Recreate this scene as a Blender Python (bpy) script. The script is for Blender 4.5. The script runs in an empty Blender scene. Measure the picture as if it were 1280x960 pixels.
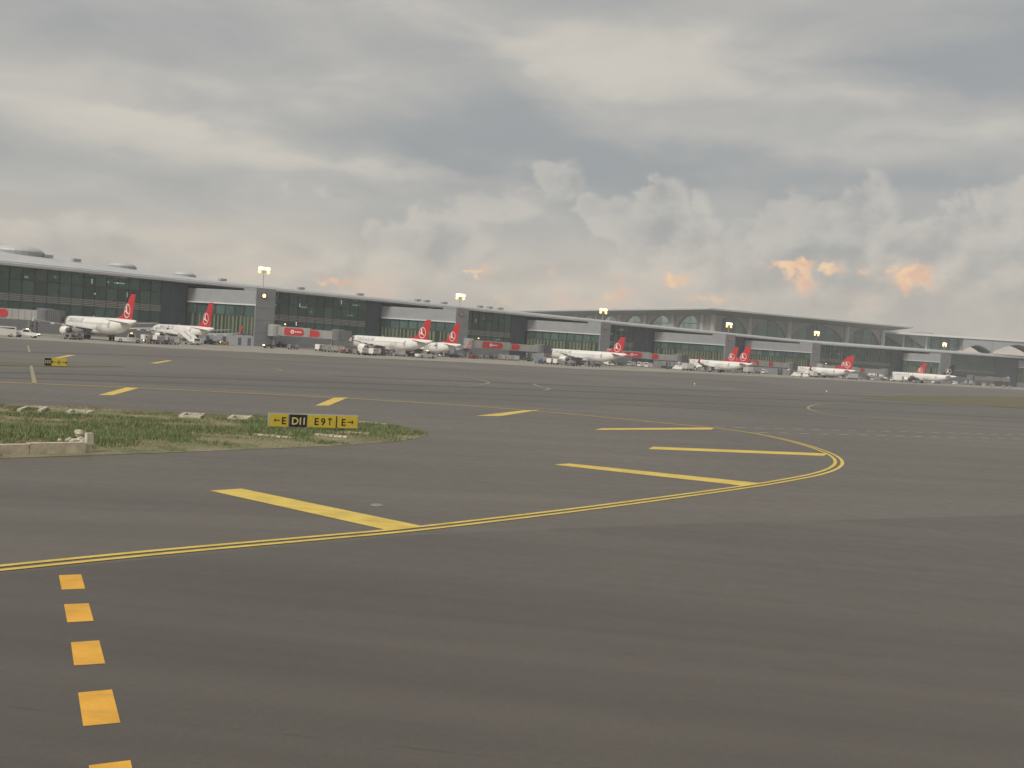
import bpy, bmesh, math, random
from mathutils import Matrix, Vector

random.seed(7)
R = math.radians
SC = bpy.context.scene
COL = SC.collection

# ------------------------------------------------------------------ camera
CAM_H = 4.6
FPX = 1300.0            # focal length in photo pixels (photo 1280 x 960)
PITCH, ROLL = R(1.934), R(3.72)
CAM_ROT = Matrix.Rotation(math.pi / 2 - PITCH, 3, 'X') @ Matrix.Rotation(ROLL, 3, 'Z')
cam_data = bpy.data.cameras.new('camera')
cam_data.sensor_width = 36.0
cam_data.lens = 36.0 * FPX / 1280.0
cam_data.clip_start = 0.1
cam_data.clip_end = 20000
cam = bpy.data.objects.new('camera', cam_data)
cam.matrix_world = Matrix.Translation((0, 0, CAM_H)) @ CAM_ROT.to_4x4()
COL.objects.link(cam)
SC.camera = cam

def ray(px, py):
    return (CAM_ROT @ Vector(((px - 640) / FPX, -(py - 480) / FPX, -1.0))).normalized()

def gp(px, py, z=0.0):
    """ground point seen at a photo pixel"""
    d = ray(px, py)
    s = (z - CAM_H) / d.z
    return Vector((d.x * s, d.y * s, z))

def proj(p):
    v = CAM_ROT.transposed() @ (Vector(p) - Vector((0, 0, CAM_H)))
    return 640 + FPX * v.x / -v.z, 480 - FPX * v.y / -v.z

# ------------------------------------------------------------------ light
EXPOSURE = 0.95
GAIN = 2 ** EXPOSURE
SUN_AZ, SUN_EL = R(215), R(42)      # clockwise from +Y; behind the camera, to the left
vs = SC.view_settings
vs.view_transform = 'Standard'
vs.look = 'None'
vs.exposure = EXPOSURE
vs.gamma = 1.0
vs.use_curve_mapping = False

sun_d = bpy.data.lights.new('sun', 'SUN')
sun_d.energy = 1.5
sun_d.angle = R(25)
sun_d.color = (1.0, 0.95, 0.88)
sun = bpy.data.objects.new('sun', sun_d)
to_sun = Vector((math.sin(SUN_AZ) * math.cos(SUN_EL), math.cos(SUN_AZ) * math.cos(SUN_EL), math.sin(SUN_EL)))
sun.rotation_euler = to_sun.to_track_quat('Z', 'Y').to_euler()
sun.location = (0, 0, 100)
COL.objects.link(sun)

class NT:
    """small helper for writing node expressions"""
    def __init__(self, tree):
        self.t = tree
    def node(self, typ, **kw):
        n = self.t.nodes.new(typ)
        for k, v in kw.items():
            setattr(n, k, v)
        return n
    def put(self, sock, v):
        if isinstance(v, bpy.types.NodeSocket):
            self.t.links.new(v, sock)
        else:
            sock.default_value = v
    def m(self, op, a, b=None, c=None, clamp=False):
        n = self.node('ShaderNodeMath', operation=op, use_clamp=clamp)
        for i, v in enumerate((a, b, c)):
            if v is not None:
                self.put(n.inputs[i], v)
        return n.outputs[0]
    def vm(self, op, a, b):
        n = self.node('ShaderNodeVectorMath', operation=op)
        self.put(n.inputs[0], a)
        self.put(n.inputs[1], b)
        return n.outputs[0]
    def noise(self, vec, scale, detail=4, rough=0.55, dist=0.0, out='Fac'):
        n = self.node('ShaderNodeTexNoise')
        if vec is not None:
            self.put(n.inputs['Vector'], vec)
        self.put(n.inputs['Scale'], scale)
        self.put(n.inputs['Detail'], detail)
        self.put(n.inputs['Roughness'], rough)
        self.put(n.inputs['Distortion'], dist)
        return n.outputs[out]
    def mix(self, f, a, b, mode='MIX'):
        n = self.node('ShaderNodeMix', data_type='RGBA', blend_type=mode)
        self.put(n.inputs[0], f)
        for s, v in ((n.inputs[6], a), (n.inputs[7], b)):
            if isinstance(v, tuple):
                v = tuple(v)[:3] + (1.0,)
            self.put(s, v)
        return n.outputs[2]
    def step(self, v, lo, hi, o0=0.0, o1=1.0):
        n = self.node('ShaderNodeMapRange', interpolation_type='SMOOTHSTEP')
        self.put(n.inputs[0], v)
        for i, q in zip((1, 2, 3, 4), (lo, hi, o0, o1)):
            self.put(n.inputs[i], q)
        return n.outputs[0]

def srgb(r, g, b):
    f = lambda c: (c / 255 / 12.92) if c <= 10 else ((c / 255 + 0.055) / 1.055) ** 2.4
    return (f(r), f(g), f(b))

def build_world():
    w = bpy.data.worlds.new('World')
    SC.world = w
    w.use_nodes = True
    t = w.node_tree
    t.nodes.clear()
    n = NT(t)
    out = n.node('ShaderNodeOutputWorld')
    bg = n.node('ShaderNodeBackground')
    STR = 0.1
    bg.inputs[1].default_value = STR
    sky = n.node('ShaderNodeTexSky', sky_type='NISHITA', sun_disc=False)
    sky.sun_elevation = SUN_EL
    sky.sun_rotation = SUN_AZ
    sky.dust_density = 3.0
    tc = n.node('ShaderNodeTexCoord').outputs['Generated']
    sep = n.node('ShaderNodeSeparateXYZ')
    t.links.new(tc, sep.inputs[0])
    az = n.m('ARCTAN2', sep.outputs[0], sep.outputs[1])
    el = n.m('ARCSINE', sep.outputs[2])
    # soft wandering of the coordinates so nothing has a clean outline
    w1 = n.noise(n.vm('MULTIPLY', tc, (1, 1, 2.2)), 7.0, 5, 0.6)
    w2 = n.noise(n.vm('MULTIPLY', n.vm('ADD', tc, (3.1, 1.7, 4.4)), (1, 1, 2.2)), 7.0, 5, 0.6)
    azd = n.m('ADD', az, n.m('MULTIPLY', n.m('SUBTRACT', w1, 0.5), 0.16))
    eld = n.m('ADD', el, n.m('MULTIPLY', n.m('SUBTRACT', w2, 0.5), 0.07))

    def angles(px, py):
        d = ray(px, py)
        return math.atan2(d.x, d.y), math.asin(d.z)

    def blob(px, py, rx, ry, a=az, e=el, tilt=0.0):
        ca, ce = angles(px, py)
        u = n.m('SUBTRACT', a, ca)
        v = n.m('SUBTRACT', e, ce)
        if tilt:
            u, v = (n.m('ADD', n.m('MULTIPLY', u, math.cos(tilt)), n.m('MULTIPLY', v, math.sin(tilt))),
                    n.m('SUBTRACT', n.m('MULTIPLY', v, math.cos(tilt)), n.m('MULTIPLY', u, math.sin(tilt))))
        u = n.m('MULTIPLY', u, FPX / rx)
        v = n.m('MULTIPLY', v, FPX / ry)
        q = n.m('ADD', n.m('MULTIPLY', u, u), n.m('MULTIPLY', v, v))
        return n.m('EXPONENT', n.m('MULTIPLY', q, -1.0))

    # high stratus: broad soft mottling
    s1 = n.noise(n.vm('MULTIPLY', n.vm('ADD', tc, (0.37, 0.11, 0.02)), (2.0, 2.0, 5.5)), 1.5, 5, 0.46, 0.3)
    s2 = n.noise(n.vm('MULTIPLY', n.vm('ADD', tc, (5.37, 2.11, 1.02)), (2.0, 2.0, 6.5)), 4.2, 5, 0.5, 0.5)
    tone = n.m('ADD', n.m('MULTIPLY', n.m('SUBTRACT', s1, 0.5), 0.9), n.m('MULTIPLY', n.m('SUBTRACT', s2, 0.5), 0.85))
    for (px, py, rx, ry, amp, tl) in [(600, 105, 150, 45, -0.40, -0.35), (700, 205, 230, 50, -0.42, -0.05), (1230, 70, 150, 55, -0.30, 0),
                                      (110, 25, 180, 30, -0.18, 0), (200, 168, 120, 26, 0.20, -0.05), (185, 148, 62, 8, 0.42, 0.0),
                                      (800, 65, 150, 45, 0.46, 0.1), (980, 85, 110, 26, 0.22, -0.1), (350, 115, 120, 30, 0.20, -0.1),
                                      (500, 216, 200, 14, 0.34, -0.03), (1110, 118, 90, 12, 0.25, 0.05), (1275, 150, 80, 30, 0.34, 0),
                                      (530, 35, 150, 45, 0.30, 0.0), (900, 178, 200, 16, 0.12, 0.0), (420, 170, 170, 26, -0.26, -0.1), (1000, 215, 220, 26, -0.34, 0.0),
                                      (80, 110, 150, 30, 0.10, 0), (90, 200, 200, 30, -0.12, 0)]:
        tone = n.m('ADD', tone, n.m('MULTIPLY', blob(px, py, rx, ry, azd, eld, tl), amp))
    f_t = n.step(tone, -0.72, 0.72)
    k = 1.0 / GAIN / STR
    sc = lambda c: tuple(x * k for x in c)
    dark, midc, light = sc(srgb(155, 158, 158)), sc(srgb(177, 175, 170)), sc(srgb(207, 200, 188))
    ramp = n.mix(n.step(f_t, 0.0, 0.55), dark, midc)
    ramp = n.mix(n.step(f_t, 0.45, 1.0), ramp, light)
    # paler and warmer towards the horizon
    warm = n.mix(n.step(s2, 0.3, 0.7), sc(srgb(200, 190, 178)), sc(srgb(221, 207, 189)))
    col = n.mix(n.step(el, 0.135, 0.03, 0.0, 0.9), ramp, warm)
    # heaped clouds low in the sky
    bill = n.noise(n.vm('MULTIPLY', tc, (1, 1, 1.15)), 21.0, 6, 0.56, 0.15)
    big = n.noise(n.vm('MULTIPLY', tc, (1, 1, 0.2)), 4.2, 3, 0.5)
    top = n.m('SUBTRACT', n.m('ADD', 0.075, n.m('MULTIPLY', n.m('SUBTRACT', big, 0.5), 0.2)), el)
    wob = n.noise(n.vm('MULTIPLY', n.vm('ADD', tc, (2.2, 0.4, 0.9)), (1, 1, 1.2)), 11.0, 4, 0.5)
    az_c = n.m('ADD', az, n.m('MULTIPLY', n.m('SUBTRACT', bill, 0.5), 0.07))
    el_c = n.m('ADD', el, n.m('MULTIPLY', n.m('SUBTRACT', wob, 0.5), 0.05))
    for (px, py, rx, ry) in [(822, 252, 48, 36), (772, 268, 42, 28), (877, 258, 18, 20), (840, 300, 95, 50), (985, 268, 48, 34), (935, 292, 55, 36), (1085, 262, 42, 36), (1035, 285, 60, 38),
                             (1238, 268, 52, 38), (1188, 285, 48, 38), (1300, 262, 50, 36), (690, 226, 46, 26), (640, 244, 50, 22), (620, 262, 60, 26), (540, 300, 110, 40), (400, 250, 40, 14), (1100, 340, 330, 70)]:
        ca, ce = angles(px, py)
        u = n.m('MULTIPLY', n.m('SUBTRACT', az_c, ca), FPX / rx)
        v = n.m('MULTIPLY', n.m('SUBTRACT', el_c, ce), FPX / ry)
        q = n.m('SQRT', n.m('ADD', n.m('MULTIPLY', u, u), n.m('MULTIPLY', v, v)))
        top = n.m('MAXIMUM', top, n.m('MULTIPLY', n.m('SUBTRACT', 1.0, q), ry / FPX))
    depth = n.m('ADD', top, n.m('MULTIPLY', n.m('SUBTRACT', bill, 0.5), 0.055))
    cmask = n.step(depth, -0.001, 0.009, 0.0, 0.6)
    inner = n.noise(n.vm('MULTIPLY', n.vm('ADD', tc, (0.010, 0.0, -0.016)), (1, 1, 1.15)), 21.0, 6, 0.56, 0.15)
    shade = n.m('ADD', n.m('MULTIPLY', n.m('SUBTRACT', bill, inner), 2.2), n.step(depth, 0.0, 0.035, 0.84, 0.40))
    cum = n.mix(n.step(shade, 0.0, 1.0), sc(srgb(160, 160, 158)), sc(srgb(207, 199, 188)))
    col = n.mix(n.m('MULTIPLY', cmask, n.step(el, 0.02, 0.09, 0.35, 1.0)), col, cum)
    # greyer low scud with gaps where lit cloud glows through
    scud = n.noise(n.vm('MULTIPLY', n.vm('ADD', tc, (1.3, 0.6, 0.2)), (1, 1, 1.8)), 11.0, 6, 0.55, 0.3)
    low = n.step(el, 0.085, 0.03)
    sm = n.m('MULTIPLY', n.step(scud, 0.46, 0.60), low)
    col = n.mix(n.m('MULTIPLY', sm, 0.7), col, sc(srgb(182, 177, 171)))
    pm = n.m('MULTIPLY', n.step(scud, 0.47, 0.36), n.m('MULTIPLY', n.step(el, 0.085, 0.045), 0.6))
    col = n.mix(pm, col, sc(srgb(222, 198, 178)))
    # glowing gaps
    fine = n.noise(n.vm('MULTIPLY', tc, (1, 1, 1.3)), 34.0, 5, 0.6, 0.4)
    fine2 = n.noise(n.vm('ADD', tc, (4.0, 2.0, 1.0)), 38.0, 5, 0.65, 0.3)
    glow = None
    for (px, py, rx, ry, a) in [(990, 333, 22, 6, 1.3), (1003, 350, 14, 14, 1.1), (1138, 350, 26, 14, 1.2), (420, 353, 24, 8, 1.0), (845, 350, 26, 12, 0.8),
                                (772, 362, 16, 18, 0.8), (1045, 333, 10, 8, 0.7), (604, 340, 10, 7, 0.7), (690, 338, 9, 8, 0.5), (1082, 340, 9, 8, 0.6), (880, 375, 40, 7, 0.6), (640, 375, 30, 9, 0.35)]:
        b = n.m('MULTIPLY', blob(px, py, rx, ry, n.m('ADD', az, n.m('MULTIPLY', n.m('SUBTRACT', fine, 0.5), 0.06)), n.m('ADD', el, n.m('MULTIPLY', n.m('SUBTRACT', fine2, 0.5), 0.04))), a)
        glow = b if glow is None else n.m('ADD', glow, b)
    gm = n.step(n.m('ADD', glow, n.m('MULTIPLY', n.m('SUBTRACT', fine, 0.5), 1.9)), 0.30, 1.0)
    gm = n.m('MULTIPLY', gm, n.step(glow, 0.05, 0.3))
    col = n.mix(n.m('MULTIPLY', n.step(glow, 0.02, 0.6), 0.35), col, sc(srgb(226, 194, 172)))
    col = n.mix(n.m('MULTIPLY', gm, 0.8), col, n.mix(n.step(fine, 0.4, 0.62), sc(srgb(232, 182, 152)), sc(srgb(255, 216, 168))))
    col = n.mix(0.95, sky.outputs[0], col)
    t.links.new(col, bg.inputs[0])
    t.links.new(bg.outputs[0], out.inputs[0])
    w.cycles.sampling_method = 'MANUAL'
    w.cycles.sample_map_resolution = 512

build_world()

# ------------------------------------------------------------------ materials
MATS = {}

def mat(name, col, rough=0.6, metal=0.0, var=0.12, scale=1.0, spec=0.5, emit=None, bump=0.0, stretch=None, coord='Object'):
    """plain procedural surface: base colour broken up by noise"""
    if name in MATS:
        return MATS[name]
    m = bpy.data.materials.new(name)
    m.use_nodes = True
    t = m.node_tree
    b = t.nodes['Principled BSDF']
    n = NT(t)
    co = n.node('ShaderNodeTexCoord').outputs[coord]
    if stretch:
        co = n.vm('MULTIPLY', co, stretch)
    f = n.noise(co, scale, 5, 0.6)
    lo = tuple(c * (1 - var) for c in col)
    hi = tuple(min(1, c * (1 + var)) for c in col)
    t.links.new(n.mix(n.step(f, 0.3, 0.7), lo, hi), b.inputs['Base Color'])
    b.inputs['Roughness'].default_value = rough
    b.inputs['Metallic'].default_value = metal
    b.inputs['Specular IOR Level'].default_value = spec
    if emit:
        b.inputs['Emission Color'].default_value = tuple(emit[:3]) + (1,)
        b.inputs['Emission Strength'].default_value = emit[3]
    if bump:
        bn = n.node('ShaderNodeBump')
        bn.inputs['Strength'].default_value = bump
        t.links.new(f, bn.inputs['Height'])
        t.links.new(bn.outputs[0], b.inputs['Normal'])
    MATS[name] = m
    return m

def asphalt_material(name, base, seam_dir, dark=0.0):
    m = bpy.data.materials.new(name)
    m.use_nodes = True
    t = m.node_tree
    b = t.nodes['Principled BSDF']
    n = NT(t)
    co = n.node('ShaderNodeTexCoord').outputs['Object']
    rot = n.node('ShaderNodeVectorRotate', rotation_type='Z_AXIS')
    t.links.new(co, rot.inputs['Vector'])
    rot.inputs['Angle'].default_value = -seam_dir
    q = rot.outputs[0]
    big = n.noise(co, 0.03, 5, 0.55)
    lanes = n.noise(n.vm('MULTIPLY', q, (0.012, 0.30, 1)), 1.0, 5, 0.55)
    streak = n.noise(n.vm('MULTIPLY', n.vm('ADD', q, (40, 9, 0)), (0.05, 1.3, 1)), 1.0, 5, 0.6)
    mott = n.noise(co, 1.6, 6, 0.65)
    grit = n.noise(co, 60.0, 3, 0.7)
    v = n.m('ADD', n.m('MULTIPLY', n.m('SUBTRACT', lanes, 0.5), 0.55), n.m('MULTIPLY', n.m('SUBTRACT', streak, 0.5), 0.34))
    v = n.m('ADD', v, n.m('MULTIPLY', n.m('SUBTRACT', big, 0.5), 0.8))
    v = n.m('ADD', v, n.m('MULTIPLY', n.m('SUBTRACT', mott, 0.5), 0.30))
    v = n.m('ADD', v, n.m('MULTIPLY', n.m('SUBTRACT', grit, 0.5), 0.4))
    v = n.m('ADD', v, n.m('MULTIPLY', n.m('SUBTRACT', n.noise(co, 11.0, 4, 0.7), 0.5), 0.35))
    lo = tuple(c * 0.62 for c in base)
    hi = tuple(c * 1.42 for c in base)
    col = n.mix(n.step(v, -0.5, 0.5), lo, hi)
    # paving joints, a few metres apart
    sepq = n.node('ShaderNodeSeparateXYZ')
    t.links.new(q, sepq.inputs[0])
    wob = n.m('MULTIPLY', n.m('SUBTRACT', n.noise(co, 0.2, 3), 0.5), 0.25)
    fr = n.m('FRACT', n.m('DIVIDE', n.m('ADD', sepq.outputs[1], wob), 4.6))
    jl = n.m('LESS_THAN', n.m('ABSOLUTE', n.m('SUBTRACT', fr, 0.5)), 0.006)
    col = n.mix(n.m('MULTIPLY', jl, n.m('MULTIPLY', n.step(mott, 0.4, 0.65), 0.45)), col, tuple(c * 0.5 for c in base))
    # oil and rubber spots
    sp = n.step(n.noise(n.vm('ADD', co, (11, 3, 0)), 0.35, 4, 0.6), 0.62, 0.74)
    col = n.mix(n.m('MULTIPLY', sp, 0.25), col, tuple(c * 0.55 for c in base))
    t.links.new(col, b.inputs['Base Color'])
    t.links.new(n.step(mott, 0.2, 0.8, 0.44, 0.64), b.inputs['Roughness'])
    b.inputs['Specular IOR Level'].default_value = 0.5
    bn = n.node('ShaderNodeBump')
    bn.inputs['Strength'].default_value = 0.35
    bn.inputs['Distance'].default_value = 0.02
    t.links.new(grit, bn.inputs['Height'])
    t.links.new(bn.outputs[0], b.inputs['Normal'])
    return m

def paint_material(name, col, wear=0.35, under=(0.12, 0.11, 0.10)):
    m = bpy.data.materials.new(name)
    m.use_nodes = True
    t = m.node_tree
    b = t.nodes['Principled BSDF']
    n = NT(t)
    co = n.node('ShaderNodeTexCoord').outputs['Object']
    a = n.noise(co, 1.1, 6, 0.65)
    g = n.noise(co, 26.0, 5, 0.75)
    c = n.mix(n.step(a, 0.3, 0.7), tuple(x * 0.80 for x in col), tuple(min(1, x * 1.12) for x in col))
    wr = n.m('MULTIPLY', n.step(n.m('ADD', g, n.m('MULTIPLY', n.m('SUBTRACT', a, 0.5), 0.6)), 0.52, 0.75), wear)
    sm = n.noise(n.vm('MULTIPLY', co, (0.5, 3.5, 1)), 1.0, 5, 0.65)
    c = n.mix(n.m('MULTIPLY', n.step(sm, 0.52, 0.72), 0.32), c, under)
    t.links.new(n.mix(wr, c, under), b.inputs['Base Color'])
    b.inputs['Roughness'].default_value = 0.65
    return m

def glass_material(name, tint, see=0.35, rough=0.12, metal=0.0):
    m = bpy.data.materials.new(name)
    m.use_nodes = True
    t = m.node_tree
    b = t.nodes['Principled BSDF']
    n = NT(t)
    co = n.node('ShaderNodeTexCoord').outputs['Object']
    info = n.node('ShaderNodeObjectInfo').outputs['Random']
    f = n.noise(co, 0.25, 4, 0.6)
    v = n.m('ADD', n.m('MULTIPLY', f, 0.7), n.m('MULTIPLY', info, 0.5))
    t.links.new(n.mix(n.step(v, 0.2, 1.0), tuple(c * 0.6 for c in tint), tuple(c * 1.5 for c in tint)), b.inputs['Base Color'])
    b.inputs['Roughness'].default_value = rough
    b.inputs['Metallic'].default_value = metal
    tr = n.node('ShaderNodeBsdfTransparent')
    tr.inputs[0].default_value = (0.62, 0.80, 0.74, 1)
    mx = n.node('ShaderNodeMixShader')
    mx.inputs[0].default_value = see
    o = t.nodes['Material Output']
    t.links.new(b.outputs[0], mx.inputs[1])
    t.links.new(tr.outputs[0], mx.inputs[2])
    t.links.new(mx.outputs[0], o.inputs[0])
    return m

def vertex_material(name, rough=0.8):
    m = bpy.data.materials.new(name)
    m.use_nodes = True
    t = m.node_tree
    b = t.nodes['Principled BSDF']
    n = NT(t)
    a = n.node('ShaderNodeAttribute', attribute_name='tint').outputs['Color']
    f = n.noise(n.node('ShaderNodeTexCoord').outputs['Object'], 3.0, 4)
    t.links.new(n.mix(n.step(f, 0.3, 0.7), a, n.mix(1.0, a, (0.7, 0.7, 0.7), 'MULTIPLY')), b.inputs['Base Color'])
    b.inputs['Roughness'].default_value = rough
    b.inputs['Specular IOR Level'].default_value = 0.2
    return m

M_ASPH = asphalt_material('asphalt', (0.110, 0.097, 0.080), R(8))
M_ASPH_D = asphalt_material('dark_asphalt', (0.093, 0.084, 0.072), R(30))
M_ASPH_N = asphalt_material('taxiway_asphalt', (0.090, 0.079, 0.066), R(-6))
M_RUB = paint_material('rubber_marks', (0.072, 0.068, 0.062), 0.8, (0.100, 0.090, 0.076))
M_APRON = mat('apron_concrete', (0.27, 0.245, 0.205), 0.8, var=0.18, scale=0.12, bump=0.05)
M_YEL = paint_material('yellow_paint', (0.67, 0.49, 0.095), 0.4)
M_YELF = paint_material('faded_yellow_paint', (0.31, 0.27, 0.16), 0.6)
M_ORA = paint_material('orange_paint', (0.72, 0.375, 0.04), 0.3)
M_WHP = paint_material('white_paint', (0.52, 0.50, 0.45), 0.45)
M_GLASS = glass_material('curtain_glass', (0.080, 0.140, 0.125), 0.34, 0.12)
M_GLASSF = glass_material('blind_glass', (0.060, 0.105, 0.085), 0.45, 0.14)
M_GLASSB = glass_material('hall_glass_sky_tint', (0.40, 0.53, 0.49), 0.03, 0.25, 0.75)  # left wall: reflected sky put into the pale tint and metallic value
M_GLASSD = glass_material('hall_glass_dim_sky', (0.15, 0.225, 0.215), 0.06, 0.2)  # darker copy: weaker sky reflection of the right wall put into the tint
M_FIN = mat('fin_panel', (0.135, 0.140, 0.078), 0.6)
M_GREY = mat('grey_cladding', (0.275, 0.285, 0.29), 0.5, var=0.07, scale=0.3)
M_GREY2 = mat('tower_cladding', (0.225, 0.235, 0.245), 0.5, var=0.06, scale=0.3)
M_DARK = mat('dark_cladding', (0.052, 0.068, 0.090), 0.5, var=0.2, scale=0.3)
M_ROOF = mat('roof_metal', (0.44, 0.445, 0.44), 0.45, var=0.06, scale=0.15)
M_ROOFD = mat('roof_seam', (0.27, 0.275, 0.275), 0.5)
M_FASC = mat('fascia_metal', (0.60, 0.60, 0.58), 0.45, var=0.05, scale=0.2)
M_LOUV = mat('louvre_metal', (0.33, 0.34, 0.31), 0.5)
M_INT = mat('interior_wall', (0.30, 0.30, 0.27), 0.8)
M_STONE = mat('hall_stone', (0.36, 0.34, 0.305), 0.75, var=0.08, scale=0.1)
M_COLU = mat('hall_column', (0.46, 0.45, 0.42), 0.6)
M_WHITE = mat('white_paintwork', (0.72, 0.70, 0.66), 0.35, var=0.05, scale=0.4, spec=0.5)
M_GREYP = mat('grey_paintwork', (0.42, 0.42, 0.41), 0.4, var=0.06, scale=0.5)
M_RED = mat('red_paintwork', (0.46, 0.022, 0.026), 0.4, var=0.06, scale=0.5)
M_REDD = mat('dull_red', (0.30, 0.05, 0.04), 0.5)
M_BLACK = mat('black_rubber', (0.018, 0.018, 0.018), 0.7)
M_BLKT = mat('black_tail_paint', (0.015, 0.016, 0.02), 0.35)
M_STEEL = mat('steel', (0.24, 0.24, 0.24), 0.45, metal=0.3)
M_DSTEEL = mat('dark_steel', (0.07, 0.07, 0.075), 0.55)
M_BRIDGE = mat('jet_bridge_panel', (0.30, 0.295, 0.28), 0.5, var=0.08, scale=0.3)
M_CAB = mat('jet_bridge_cab', (0.13, 0.135, 0.14), 0.6, var=0.15, scale=2, stretch=(1, 1, 0.2))
M_WIN = mat('vehicle_glass', (0.02, 0.026, 0.03), 0.15)
M_BLUE = mat('blue_paintwork', (0.10, 0.20, 0.32), 0.4)
M_LYEL = mat('yellow_paintwork', (0.55, 0.40, 0.06), 0.5)
M_LAMP = mat('lamp_glow', (0.9, 0.8, 0.4), 0.5, emit=(1.0, 0.55, 0.10, 1.6))
M_LAMPC = mat('lamp_core', (0.9, 0.85, 0.6), 0.5, emit=(1.0, 0.80, 0.40, 2.5))
M_LAMPO = mat('amber_glow', (0.9, 0.5, 0.2), 0.5, emit=(1.0, 0.62, 0.22, 2.0))
M_LAMPW = mat('white_glow', (0.9, 0.9, 0.85), 0.5, emit=(1.0, 0.95, 0.80, 1.6))
M_LAMPH = mat('headlamp_glow', (0.9, 0.9, 0.85), 0.5, emit=(1.0, 0.93, 0.62, 5.0))
M_SIGNY = mat('sign_yellow', (0.56, 0.42, 0.035), 0.5, var=0.05, scale=3)
M_SIGNK = mat('sign_black', (0.012, 0.012, 0.012), 0.5)
M_SIGNE = mat('sign_frame', (0.36, 0.35, 0.31), 0.5)
M_LEGY = mat('legend_yellow', (0.62, 0.55, 0.22), 0.5)
M_CONC = mat('weathered_concrete', (0.50, 0.43, 0.33), 0.85, var=0.22, scale=3, bump=0.3)
M_CONCW = mat('white_concrete', (0.50, 0.46, 0.36), 0.8, var=0.2, scale=6, bump=0.25)
M_ROCK = mat('pale_stone', (0.46, 0.42, 0.34), 0.85, var=0.3, scale=9, bump=0.4)
M_TITLE = mat('title_grey', (0.22, 0.24, 0.28), 0.5)
M_SWIRL = mat('swirl_grey', (0.36, 0.36, 0.35), 0.5)
M_WHITEG = mat('emblem_white', (0.75, 0.72, 0.68), 0.5)
M_TINT = vertex_material('grass_blades')

def soil_material(name, greens):
    m = bpy.data.materials.new(name)
    m.use_nodes = True
    t = m.node_tree
    b = t.nodes['Principled BSDF']
    n = NT(t)
    co = n.node('ShaderNodeTexCoord').outputs['Object']
    a = n.noise(co, 0.35, 5, 0.6)
    g = n.noise(co, 5.0, 5, 0.7)
    v = n.m('ADD', a, n.m('MULTIPLY', n.m('SUBTRACT', g, 0.5), 0.5))
    c = n.mix(n.step(v, 0.38, 0.56), greens[0], greens[1])
    c = n.mix(n.step(v, 0.55, 0.75), c, greens[2])
    t.links.new(c, b.inputs['Base Color'])
    b.inputs['Roughness'].default_value = 0.9
    bn = n.node('ShaderNodeBump')
    bn.inputs['Strength'].default_value = 0.6
    t.links.new(g, bn.inputs['Height'])
    t.links.new(bn.outputs[0], b.inputs['Normal'])
    return m

M_SOIL = soil_material('grassy_soil', ((0.12, 0.13, 0.06), (0.21, 0.19, 0.105), (0.34, 0.29, 0.19)))
M_FARG = soil_material('far_grass', ((0.105, 0.102, 0.048), (0.125, 0.112, 0.060), (0.15, 0.13, 0.085)))

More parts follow.
